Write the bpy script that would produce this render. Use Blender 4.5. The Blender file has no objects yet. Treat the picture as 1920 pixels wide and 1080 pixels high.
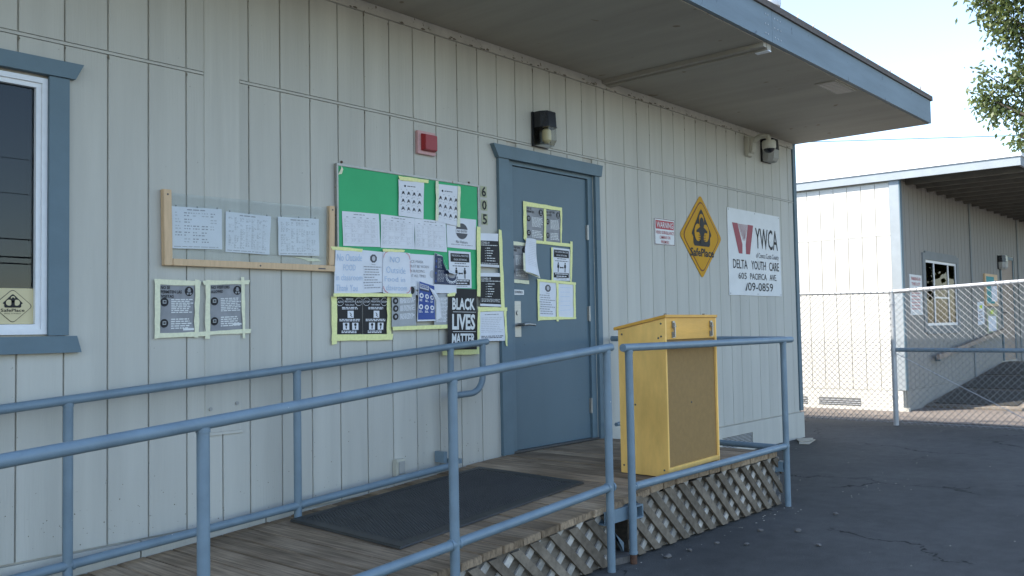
import bpy, bmesh, math, random
from mathutils import Vector, Matrix
R_ = math.radians
sc = bpy.context.scene
col = sc.collection
# ---------------------------------------------------------------- camera
cam = bpy.data.cameras.new('camera'); cam.sensor_width = 36; cam.lens = 31.975; cam.clip_start = .05; cam.clip_end = 2000
co = bpy.data.objects.new('camera', cam); col.objects.link(co)
_r = Vector((.656714, -.753917, -.018340)); _u = Vector((-.021554, -.043074, .998839)); _f = Vector((.753832, .655556, .044537))
co.matrix_world = Matrix(((_r.x, _u.x, -_f.x, 0), (_r.y, _u.y, -_f.y, -4.2915), (_r.z, _u.z, -_f.z, 1.2725), (0, 0, 0, 1)))
sc.camera = co
# ---------------------------------------------------------------- sky, sun, exposure
SUN_EL, SUN_AZ = 50.0, -50.0          # azimuth from +Y (behind the building) towards +X
w = bpy.data.worlds.new('World'); sc.world = w; w.use_nodes = True
nt = w.node_tree; nt.nodes.clear()
sky = nt.nodes.new('ShaderNodeTexSky'); sky.sky_type = 'NISHITA'; sky.sun_disc = False
sky.sun_elevation = R_(SUN_EL); sky.sun_rotation = R_(SUN_AZ); sky.air_density = 1.0; sky.dust_density = .5; sky.ozone_density = 1.0
bg = nt.nodes.new('ShaderNodeBackground'); bg.inputs['Strength'].default_value = .12
wo = nt.nodes.new('ShaderNodeOutputWorld')
hs = nt.nodes.new('ShaderNodeHueSaturation'); hs.inputs['Saturation'].default_value = .95
nt.links.new(sky.outputs[0], hs.inputs['Color']); nt.links.new(hs.outputs[0], bg.inputs[0]); nt.links.new(bg.outputs[0], wo.inputs[0])
sl = bpy.data.lights.new('sun', 'SUN'); sl.energy = 2.9; sl.angle = R_(.53); sl.color = (1, .95, .87)
so = bpy.data.objects.new('sun', sl); col.objects.link(so)
_d = Vector((math.sin(R_(SUN_AZ))*math.cos(R_(SUN_EL)), math.cos(R_(SUN_AZ))*math.cos(R_(SUN_EL)), math.sin(R_(SUN_EL))))
so.rotation_euler = _d.to_track_quat('Z', 'Y').to_euler(); so.location = _d*40
vs = sc.view_settings; vs.view_transform = 'Standard'; vs.look = 'None'; vs.gamma = 1; vs.use_curve_mapping = False
vs.exposure = 1.95
sc.cycles.max_bounces = 8; sc.cycles.transparent_max_bounces = 12
rnd = random.Random(7)

# ---------------------------------------------------------------- materials
def mat(name, c, rough=.6, var=.12, vscale=(6, 6, 6), bump=0, bscale=(60, 60, 60), rand=0, spec=.4, metal=0,
        spots=None, spot_scale=40, spot_thr=.72, detail=4):
    m = bpy.data.materials.new(name); m.use_nodes = True
    n = m.node_tree; N = n.nodes; Lk = n.links.new
    b = N['Principled BSDF']; b.inputs['Roughness'].default_value = rough; b.inputs['Metallic'].default_value = metal
    b.inputs['Specular IOR Level'].default_value = spec
    g = N.new('ShaderNodeNewGeometry')
    def noise(scale, det=4):
        mp = N.new('ShaderNodeMapping'); mp.inputs['Scale'].default_value = scale; Lk(g.outputs['Position'], mp.inputs[0])
        t = N.new('ShaderNodeTexNoise'); t.inputs['Scale'].default_value = 1; t.inputs['Detail'].default_value = det; t.inputs['Roughness'].default_value = .6
        Lk(mp.outputs[0], t.inputs[0]); return t
    t = noise(vscale, detail)
    rmp = N.new('ShaderNodeMapRange'); rmp.inputs[1].default_value = .25; rmp.inputs[2].default_value = .75
    rmp.inputs[3].default_value = 1-var; rmp.inputs[4].default_value = 1+var; Lk(t.outputs[0], rmp.inputs[0])
    val = rmp.outputs[0]
    if rand:
        oi = N.new('ShaderNodeObjectInfo'); mr = N.new('ShaderNodeMapRange'); mr.inputs[3].default_value = 1-rand; mr.inputs[4].default_value = 1+rand
        Lk(oi.outputs['Random'], mr.inputs[0]); mu = N.new('ShaderNodeMath'); mu.operation = 'MULTIPLY'
        Lk(val, mu.inputs[0]); Lk(mr.outputs[0], mu.inputs[1]); val = mu.outputs[0]
    mx = N.new('ShaderNodeVectorMath'); mx.operation = 'SCALE'; mx.inputs[0].default_value = c[:3]; Lk(val, mx.inputs['Scale'])
    out = mx.outputs[0]
    if spots:
        st = noise((spot_scale,)*3, 2); sr = N.new('ShaderNodeMapRange'); sr.inputs[1].default_value = spot_thr; sr.inputs[2].default_value = spot_thr+.04
        Lk(st.outputs[0], sr.inputs[0]); mm = N.new('ShaderNodeMix'); mm.data_type = 'RGBA'
        Lk(sr.outputs[0], mm.inputs[0]); Lk(out, mm.inputs[6]); mm.inputs[7].default_value = (*spots, 1); out = mm.outputs[2]
    Lk(out, b.inputs['Base Color'])
    if bump:
        bt = noise(bscale, 5); bp = N.new('ShaderNodeBump'); bp.inputs['Strength'].default_value = bump; bp.inputs['Distance'].default_value = .004
        Lk(bt.outputs[0], bp.inputs['Height']); Lk(bp.outputs[0], b.inputs['Normal'])
    return m
def flat(name, c, rough=.7, spec=.3):
    return mat(name, c, rough, .05, (25, 25, 25), spec=spec)
def glassy(name, tint, ior=1.5, rough=0.0):
    m = bpy.data.materials.new(name); m.use_nodes = True; N = m.node_tree.nodes; Lk = m.node_tree.links.new; N.clear()
    o = N.new('ShaderNodeOutputMaterial'); mx = N.new('ShaderNodeMixShader'); tr = N.new('ShaderNodeBsdfTransparent'); gl = N.new('ShaderNodeBsdfGlossy'); fr = N.new('ShaderNodeFresnel')
    tr.inputs[0].default_value = (*tint, 1); gl.inputs['Roughness'].default_value = rough; fr.inputs[0].default_value = ior
    Lk(fr.outputs[0], mx.inputs[0]); Lk(tr.outputs[0], mx.inputs[1]); Lk(gl.outputs[0], mx.inputs[2]); Lk(mx.outputs[0], o.inputs[0])
    return m
M = {}
SID = (.485, .472, .418)
M['siding'] = mat('siding_paint', SID, .78, .10, (7, 7, .55), .45, (120, 120, 4), .03, spots=(.30, .28, .235), spot_scale=46, spot_thr=.715, detail=6)
M['trimpaint'] = mat('beige_trim_paint', (.50, .48, .42), .75, .14, (9, 9, 9), .3, (70, 70, 70), spots=(.2, .17, .12), spot_scale=30, spot_thr=.66)
M['patch'] = mat('grainy_patch_paint', SID, .78, .10, (16, 16, .7), .9, (60, 60, 1.6), detail=6)
M['smudge'] = mat('dark_cobweb_dirt', (.16, .14, .105), .95, .3, (40, 40, 40))
M['flash'] = mat('beige_flashing', (.48, .465, .41), .6, .1, (5, 5, 5))
M['groove'] = mat('siding_groove', (.44, .415, .36), .9, .25, (8, 8, 3))
M['soffit'] = mat('soffit_paint', (.37, .34, .28), .8, .13, (4, .6, 2), .25, (60, 60, 60), spots=(.22, .18, .125), spot_scale=5, spot_thr=.70)
M['blue'] = mat('blue_trim_paint', (.112, .168, .20), .55, .08, (7, 7, 7), .25, (55, 55, 55))
M['door'] = mat('blue_door_paint', (.088, .14, .172), .5, .06, (3, 3, 1.2), .15, (200, 200, 200), spots=(.06, .09, .105), spot_scale=17, spot_thr=.74)
M['fascia'] = mat('blue_fascia_paint', (.165, .212, .24), .6, .16, (1.2, 6, 9), .3, (20, 60, 60), spots=(.09, .12, .15), spot_scale=11, spot_thr=.7)
M['rail'] = mat('blue_pipe_paint', (.16, .22, .262), .42, .13, (9, 9, 9), .3, (45, 45, 45), spots=(.42, .45, .46), spot_scale=34, spot_thr=.765)
M['lens'] = glassy('clear_lens', (.76, .75, .70), 1.15, .3)
M['pane'] = glassy('window_pane', (.45, .5, .53), 1.42)
M['farpane'] = glassy('far_window_pane', (.4, .45, .45), 1.1)
M['acrylic'] = glassy('acrylic_pane', (.95, .96, .96), 1.24, .02)
M['white'] = flat('white_vinyl', (.72, .73, .74), .35)
M['dark'] = flat('dark_interior', (.012, .013, .016), .9)
M['blind'] = flat('dark_blind', (.02, .026, .035), .8)
M['black'] = flat('black_print', (.018, .018, .02), .6)
M['ink'] = flat('grey_print', (.33, .33, .35), .7)
M['ink2'] = flat('pale_grey_print', (.50, .50, .52), .7)
M['dink'] = flat('dark_grey_print', (.10, .10, .11), .7)
M['paper'] = mat('white_paper', (.71, .72, .75), .8, .05, (9, 9, 9), .15, (14, 14, 14))
M['gpaper'] = mat('grey_printed_paper', (.25, .255, .265), .6, .22, (14, 14, 14))
M['gpaper2'] = mat('light_grey_printed_paper', (.36, .37, .375), .65, .12, (9, 9, 9))
M['tape'] = mat('yellow_masking_tape', (.80, .80, .36), .7, .1, (60, 60, 60), .3, (90, 90, 90))
M['tape2'] = mat('cream_masking_tape', (.74, .73, .52), .7, .1, (60, 60, 60), .3, (90, 90, 90))
M['green'] = mat('green_backing_paper', (.045, .40, .16), .7, .06, (5, 5, 5), .2, (12, 12, 12))
M['alu'] = mat('aluminium', (.36, .355, .33), .5, .15, (30, 30, 30), metal=.6, spots=(.25, .2, .15), spot_scale=30, spot_thr=.68)
M['steel'] = mat('brushed_steel', (.33, .33, .32), .42, .1, (20, 20, 200), metal=.9)
M['galv'] = mat('galvanised_steel', (.42, .43, .44), .5, .18, (35, 35, 12), metal=.35, spots=(.3, .24, .17), spot_scale=14, spot_thr=.72)
M['navy'] = flat('navy_print', (.022, .035, .085), .45)
M['bluep'] = flat('blue_print', (.025, .065, .27), .45)
M['bluepen'] = flat('blue_marker', (.40, .53, .70), .7)
M['redpen'] = flat('red_marker', (.62, .12, .12), .7)
M['red'] = flat('red_plastic', (.30, .02, .022), .35)
M['pink'] = mat('faded_red_plate', (.56, .33, .32), .6, .1, (40, 40, 40))
M['signred'] = flat('sign_red', (.42, .045, .06), .5)
M['maroon'] = flat('logo_maroon', (.30, .055, .075), .5)
M['signwhite'] = mat('white_sign_enamel', (.66, .67, .66), .5, .06, (6, 6, 6))
M['signyellow'] = mat('yellow_sign_enamel', (.53, .265, .003), .55, .07, (7, 7, 7), spec=.2)
M['rust'] = mat('brown_red_line', (.13, .03, .01), .6)
M['dirtyyellow'] = flat('old_yellow', (.40, .41, .27), .7)
M['sticker'] = mat('cream_sticker', (.60, .52, .31), .6, .05)
M['cam'] = mat('cream_plastic', (.50, .48, .40), .5, .08, (20, 20, 20))
M['housing'] = flat('black_housing', (.012, .013, .017), .25, .5)
M['bulb'] = flat('frosted_bulb', (.75, .68, .45), .3)
M['casewood'] = mat('bare_pine', (.60, .42, .25), .6, .12, (60, 60, 8), .15, (90, 90, 10))
M['grey'] = flat('grey_plastic', (.33, .33, .31), .5)
M['hole'] = flat('screw_head', (.09, .085, .08), .4)
M['screen'] = mat('vent_screen', (.16, .16, .15), .7, .3, (90, 90, 90))
M['rusty'] = mat('rusty_iron', (.10, .05, .03), .85, .4, (40, 40, 40), .4)
M['roofing'] = mat('roof_felt', (.12, .10, .085), .9, .2, (8, 8, 8))
M['drip'] = mat('rusty_drip_edge', (.11, .085, .07), .7, .3, (20, 20, 20))
M['mesh'] = mat('dull_galvanised_wire', (.27, .275, .28), .6, .15, (35, 35, 12), metal=.3)
M['wire'] = flat('cable_black', (.02, .025, .03), .6)
M['bwire'] = flat('cable_blue_grey', (.10, .17, .24), .6)

def wood(name, c, scale, rough=.85, var=.3, knots=.3, rand=.16, ring=(7, 2), dark=.45):
    m = bpy.data.materials.new(name); m.use_nodes = True; N = m.node_tree.nodes; Lk = m.node_tree.links.new
    b = N['Principled BSDF']; b.inputs['Roughness'].default_value = rough; b.inputs['Specular IOR Level'].default_value = .25
    g = N.new('ShaderNodeNewGeometry'); oi = N.new('ShaderNodeObjectInfo')
    ad = N.new('ShaderNodeVectorMath'); ad.operation = 'MULTIPLY_ADD'; Lk(oi.outputs['Random'], ad.inputs[0]); ad.inputs[1].default_value = (37, 53, 29); Lk(g.outputs['Position'], ad.inputs[2])
    mp = N.new('ShaderNodeMapping'); mp.inputs['Scale'].default_value = scale; Lk(ad.outputs[0], mp.inputs[0])
    t = N.new('ShaderNodeTexNoise'); t.inputs['Detail'].default_value = 6; t.inputs['Roughness'].default_value = .65; t.inputs['Scale'].default_value = 1; Lk(mp.outputs[0], t.inputs[0])
    t2 = N.new('ShaderNodeTexNoise'); t2.inputs['Scale'].default_value = 2.1; t2.inputs['Detail'].default_value = 3; Lk(ad.outputs[0], t2.inputs[0])
    r1 = N.new('ShaderNodeMapRange'); r1.inputs[1].default_value = .3; r1.inputs[2].default_value = .7; r1.inputs[3].default_value = 1-var; r1.inputs[4].default_value = 1+var; Lk(t.outputs[0], r1.inputs[0])
    r2 = N.new('ShaderNodeMapRange'); r2.inputs[1].default_value = .3; r2.inputs[2].default_value = .7; r2.inputs[3].default_value = 1-knots; r2.inputs[4].default_value = 1+knots; Lk(t2.outputs[0], r2.inputs[0])
    r3 = N.new('ShaderNodeMapRange'); r3.inputs[3].default_value = 1-rand; r3.inputs[4].default_value = 1+rand; Lk(oi.outputs['Random'], r3.inputs[0])
    a = N.new('ShaderNodeMath'); a.operation = 'MULTIPLY'; Lk(r1.outputs[0], a.inputs[0]); Lk(r2.outputs[0], a.inputs[1])
    a2 = N.new('ShaderNodeMath'); a2.operation = 'MULTIPLY'; Lk(a.outputs[0], a2.inputs[0]); Lk(r3.outputs[0], a2.inputs[1])
    hs = N.new('ShaderNodeMix'); hs.data_type = 'RGBA'; Lk(t2.outputs[0], hs.inputs[0]); hs.inputs[6].default_value = (*c[0], 1); hs.inputs[7].default_value = (*c[1], 1)
    mx = N.new('ShaderNodeVectorMath'); mx.operation = 'SCALE'; Lk(hs.outputs[2], mx.inputs[0]); Lk(a2.outputs[0], mx.inputs['Scale']); Lk(mx.outputs[0], b.inputs['Base Color'])
    bp = N.new('ShaderNodeBump'); bp.inputs['Strength'].default_value = .5; bp.inputs['Distance'].default_value = .004; Lk(t.outputs[0], bp.inputs['Height']); Lk(bp.outputs[0], b.inputs['Normal'])
    return m
M['deck'] = wood('weathered_deck_wood', ((.255, .175, .105), (.285, .22, .155)), (75, 3.0, 30), var=.48)
M['deckedge'] = wood('weathered_edge_wood', ((.28, .22, .16), (.33, .28, .22)), (3, 60, 60))
M['slat'] = wood('weathered_lattice_wood', ((.135, .105, .075), (.18, .15, .115)), (25, 25, 25), rand=.2)
M['slat2'] = wood('pale_lattice_wood', ((.33, .305, .265), (.41, .38, .335)), (25, 25, 25), rand=.2)
M['skirtwood'] = wood('grey_skirt_wood', ((.17, .145, .115), (.21, .18, .145)), (6, 40, 60))
M['ply'] = wood('golden_plywood', ((.81, .475, .125), (.87, .545, .17)), (10, 10, 3), .5, .13, .10, .04)
M['ply2'] = wood('golden_plywood_dark', ((.66, .34, .06), (.73, .39, .075)), (4, 10, 20), .45, .1, .06, .04)
M['hardboard'] = mat('brown_hardboard', (.27, .16, .052), .7, .1, (30, 30, 30), .3, (300, 300, 300))
M['rubber'] = mat('black_rubber', (.044, .042, .037), .5, .25, (7, 7, 7), .2, (200, 200, 200))
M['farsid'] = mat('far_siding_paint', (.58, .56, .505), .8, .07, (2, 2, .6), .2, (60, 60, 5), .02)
M['brownply'] = mat('brown_door_paint', (.27, .215, .175), .6, .08)
M['teal'] = flat('teal_paper', (.03, .27, .29), .6)
M['hivis'] = flat('lime_paper', (.5, .65, .03), .6)
M['stone'] = mat('grey_stone', (.13, .12, .11), .9, .3, (30, 30, 30))
M['card'] = mat('pale_cardboard', (.42, .38, .31), .9, .12, (20, 20, 20))
M['farfascia'] = mat('pale_grey_blue_paint', (.29, .32, .335), .7, .08)
M['farfront'] = mat('far_siding_paint_with_shade', (.27, .26, .235), .8, .06, (2, 2, .6), .2, (60, 60, 5))  # same siding paint darkened: shade under the overhang put into the colour
M['darkwood'] = mat('dark_rafter_paint', (.16, .15, .125), .8, .15)
M['fardoor'] = mat('far_blue_trim', (.20, .215, .215), .7, .1)

# ---------------------------------------------------------------- mesh helpers
class MB:
    def __init__(s): s.v = []; s.f = []
    def add(s, vs, fs):
        o = len(s.v); s.v += [tuple(v) for v in vs]; s.f += [tuple(i+o for i in f) for f in fs]; return s
    def box(s, x0, x1, y0, y1, z0, z1):
        return s.add([(x0, y0, z0), (x1, y0, z0), (x1, y1, z0), (x0, y1, z0), (x0, y0, z1), (x1, y0, z1), (x1, y1, z1), (x0, y1, z1)],
                     [(3, 2, 1, 0), (4, 5, 6, 7), (0, 1, 5, 4), (1, 2, 6, 5), (2, 3, 7, 6), (3, 0, 4, 7)])
    def hexa(s, b, t):
        return s.add(list(b)+list(t), [(3, 2, 1, 0), (4, 5, 6, 7), (0, 1, 5, 4), (1, 2, 6, 5), (2, 3, 7, 6), (3, 0, 4, 7)])
    def prism(s, pts, d):
        n = len(pts); d = Vector(d); P = [Vector(q) for q in pts]
        return s.add(P+[q+d for q in P], [tuple(range(n))[::-1], tuple(range(n, 2*n))]+[(i, (i+1) % n, n+(i+1) % n, n+i) for i in range(n)])
    def board(s, x0, x1, z0, z1, yf, yb, c=.003):
        return s.prism([(x0, yb, z0), (x0, yf+c, z0), (x0+c, yf, z0), (x1-c, yf, z0), (x1, yf+c, z0), (x1, yb, z0)], (0, 0, z1-z0))
    def tube(s, path, r, n=12, cap=True):
        P = [Vector(q) for q in path]; o = len(s.v); prev = None; rr = r if isinstance(r, (list, tuple)) else [r]*len(P)
        for i, q in enumerate(P):
            t = (P[min(i+1, len(P)-1)]-P[max(i-1, 0)]).normalized()
            if prev is None: a = t.orthogonal().normalized()
            else: a = (prev-t*prev.dot(t)).normalized()
            prev = a; b = t.cross(a)
            s.v += [tuple(q+(a*math.cos(2*math.pi*k/n)+b*math.sin(2*math.pi*k/n))*rr[i]) for k in range(n)]
        for i in range(len(P)-1):
            for k in range(n):
                s.f.append((o+i*n+k, o+i*n+(k+1) % n, o+(i+1)*n+(k+1) % n, o+(i+1)*n+k))
        if cap:
            s.f.append(tuple(range(o, o+n))[::-1]); s.f.append(tuple(range(o+(len(P)-1)*n, o+len(P)*n)))
        return s
    def lathe(s, c, prof, n=16):
        o = len(s.v)
        for r, z in prof: s.v += [(c[0]+r*math.cos(2*math.pi*k/n), c[1]+r*math.sin(2*math.pi*k/n), c[2]+z) for k in range(n)]
        for i in range(len(prof)-1):
            for k in range(n): s.f.append((o+i*n+k, o+i*n+(k+1) % n, o+(i+1)*n+(k+1) % n, o+(i+1)*n+k))
        s.f.append(tuple(range(o, o+n))[::-1]); s.f.append(tuple(range(o+(len(prof)-1)*n, o+len(prof)*n))); return s
    def build(s, name, m, parent=None, smooth=False, bevel=0):
        org = ORG.get(parent.name, Vector()) if parent else Vector()
        me = bpy.data.meshes.new(name); me.from_pydata([Vector(v)-org for v in s.v], [], s.f)
        if bevel:
            bm = bmesh.new(); bm.from_mesh(me); bmesh.ops.bevel(bm, geom=bm.edges[:], offset=bevel, segments=2, affect='EDGES'); bm.to_mesh(me); bm.free()
        if smooth:
            for q in me.polygons: q.use_smooth = True
            try: me.set_sharp_from_angle(angle=R_(40))
            except Exception: pass
        me.materials.append(M[m] if isinstance(m, str) else m)
        o = bpy.data.objects.new(name, me); col.objects.link(o)
        if parent: o.parent = parent; ORG[o.name] = org
        else: ORG[o.name] = Vector()
        return o
ORG = {}
def tag(o, label=None, cat=None, group=None, kind=None):
    if label: o['label'] = label
    if cat: o['category'] = cat
    if group: o['group'] = group
    if kind: o['kind'] = kind
    return o
def thing(name, loc, label, cat, group=None):
    o = bpy.data.objects.new(name, None); col.objects.link(o); o.location = loc; o.empty_display_size = .1
    ORG[o.name] = Vector(loc); return tag(o, label, cat, group)
def box(name, m, parent, *a, bevel=0): return MB().box(*a).build(name, m, parent, bevel=bevel)

# text: unit-box glyph outlines from the built-in font
_tc = {}
def glyphs(t, bold=0.0, space=1.0):
    k = (t, bold, space)
    if k not in _tc:
        c = bpy.data.curves.new('t', 'FONT'); c.body = t; c.resolution_u = 2; c.offset = bold; c.space_character = space; c.space_line = 1.0
        o = bpy.data.objects.new('t', c); col.objects.link(o); dg = bpy.context.evaluated_depsgraph_get()
        me = bpy.data.meshes.new_from_object(o.evaluated_get(dg)); V = [v.co.copy() for v in me.vertices]; F = [tuple(p.vertices) for p in me.polygons]
        bpy.data.objects.remove(o); bpy.data.curves.remove(c); bpy.data.meshes.remove(me)
        x0 = min(v.x for v in V); x1 = max(v.x for v in V); y0 = min(v.y for v in V); y1 = max(v.y for v in V)
        _tc[k] = ([((v.x-x0)/(x1-x0), (y1-v.y)/(y1-y0)) for v in V], F, (x1-x0)/(y1-y0))
    return _tc[k]

class Sheet:
    """flat printed thing on a wall: quad of (X,Z) corners TL,TR,BR,BL at depth y; u right, v down"""
    def __init__(s, name, q, m, y, label, cat, group=None, warp=.002, thick=0, seed=0, outline=None, n=8, lift=None):
        s.q = q; s.y = y; s.warp = warp; s.r = random.Random(seed+len(name)+int(q[0][0]*1000)); s.ph = s.r.random()*6; s.parts = {}; s.liftf = lift; s.split = False
        b = MB()
        if outline:
            b.add([s.p(u, v, 0) for u, v in outline], [tuple(range(len(outline)))])
            if thick: b = MB().prism([s.p(u, v, 0) for u, v in outline], (0, thick, 0))
        elif thick:
            b.prism([s.p(0, 0), s.p(1, 0), s.p(1, 1), s.p(0, 1)], (0, thick, 0))
        else:
            for i in range(n+1):
                for j in range(n+1): b.v.append(s.p(i/n, j/n, 0))
            for i in range(n):
                for j in range(n): b.f.append((i*(n+1)+j, i*(n+1)+j+1, (i+1)*(n+1)+j+1, (i+1)*(n+1)+j))
        s.o = tag(b.build(name, m, None, smooth=not thick), label, cat, group)
    def p(s, u, v, lift=0):
        (ax, az), (bx, bz), (cx, cz), (dx, dz) = s.q
        x = (1-u)*(1-v)*ax+u*(1-v)*bx+u*v*cx+(1-u)*v*dx; z = (1-u)*(1-v)*az+u*(1-v)*bz+u*v*cz+(1-u)*v*dz
        wv = s.warp*1.5*(.5+.5*math.sin(s.ph+u*4.3+v*2.1)*math.cos(s.ph*2+v*5-u*1.7))
        if s.liftf: wv += s.liftf(u, v)
        return (x, s.y-wv-lift, z)
    def mb(s, part, m, lv):
        k = (part, m, lv, len(s.parts) if s.split else 0)
        if k not in s.parts: s.parts[k] = MB()
        return s.parts[k]
    def poly(s, m, pts, part='print', lv=1): s.mb(part, m, lv).add([s.p(u, v, .0013*lv) for u, v in pts], [tuple(range(len(pts)))]); return s
    def rect(s, m, u0, v0, u1, v1, part='print', lv=1):
        n = max(1, int((u1-u0)*8)); k = max(1, int((v1-v0)*8)); b = s.mb(part, m, lv)
        for i in range(n):
            for j in range(k):
                a, c = u0+(u1-u0)*i/n, u0+(u1-u0)*(i+1)/n; d, e = v0+(v1-v0)*j/k, v0+(v1-v0)*(j+1)/k
                b.add([s.p(a, d, .0013*lv), s.p(c, d, .0013*lv), s.p(c, e, .0013*lv), s.p(a, e, .0013*lv)], [(0, 1, 2, 3)])
        return s
    def disc(s, m, u, v, ru, rv, part='icon', lv=1, n=16, a0=0): return s.poly(m, [(u+ru*math.cos(a0+2*math.pi*k/n), v+rv*math.sin(a0+2*math.pi*k/n)) for k in range(n)], part, lv)
    def text(s, m, t, u0, v0, u1, v1, bold=0.0, part='lettering', lv=2, slant=0):
        V, F, _ = glyphs(t, bold)
        s.mb(part, m, lv).add([s.p(u0+(u1-u0)*a+slant*(1-b), v0+(v1-v0)*b, .0013*lv) for a, b in V], F); return s
    def words(s, m, u0, v0, u1, v1, rows, part='lettering', lv=1, fill=.55, ragged=.35, wl=(.05, .16)):
        b = s.mb(part, m, lv); rh = (v1-v0)/rows
        for r in range(rows):
            u = u0; end = u1-(u1-u0)*ragged*s.r.random()
            while u < end-.02:
                l = min(s.r.uniform(*wl), end-u); y = v0+r*rh
                b.add([s.p(u, y, .0013*lv), s.p(u+l, y, .0013*lv), s.p(u+l, y+rh*fill, .0013*lv), s.p(u, y+rh*fill, .0013*lv)], [(0, 1, 2, 3)]); u += l+.022
        return s
    def line(s, m, pts, w, part='print', lv=1):
        for (a, b), (c, d) in zip(pts, pts[1:]):
            dx, dy = c-a, d-b; L = math.hypot(dx, dy) or 1; nx, ny = -dy/L*w/2, dx/L*w/2
            s.poly(m, [(a+nx, b+ny), (c+nx, d+ny), (c-nx, d-ny), (a-nx, b-ny)], part, lv)
        return s
    def tape(s, *keys, m='tape', y=None):
        for k in keys:
            q = Q[k] if isinstance(k, str) else k; yy = (s.y-.0055 if y is None else y); b = MB(); n = 7
            A, B, C, D = [Vector((a, 0, z)) for a, z in q]
            if (B-A).length < (D-A).length: A, B, C, D = B, C, D, A
            top = []; bot = []
            for i in range(n+1):
                t = i/n; j = lambda: s.r.uniform(-.0016, .0016)
                a = A.lerp(B, t); d = D.lerp(C, t); yj = yy-s.r.uniform(0, .0015)
                top.append((a.x+j()*2, yj, a.z+j())); bot.append((d.x+j()*2, yj, d.z+j()))
            b.add(top+bot, [(i, i+1, n+2+i, n+1+i) for i in range(n)])
            b.build('tape', m, s.o)
        return s
    def done(s):
        for (part, m, lv, _), b in s.parts.items():
            o = b.build(part, m, s.o)
            if not s.split: o['kind'] = 'stuff'
        return s.o
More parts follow.
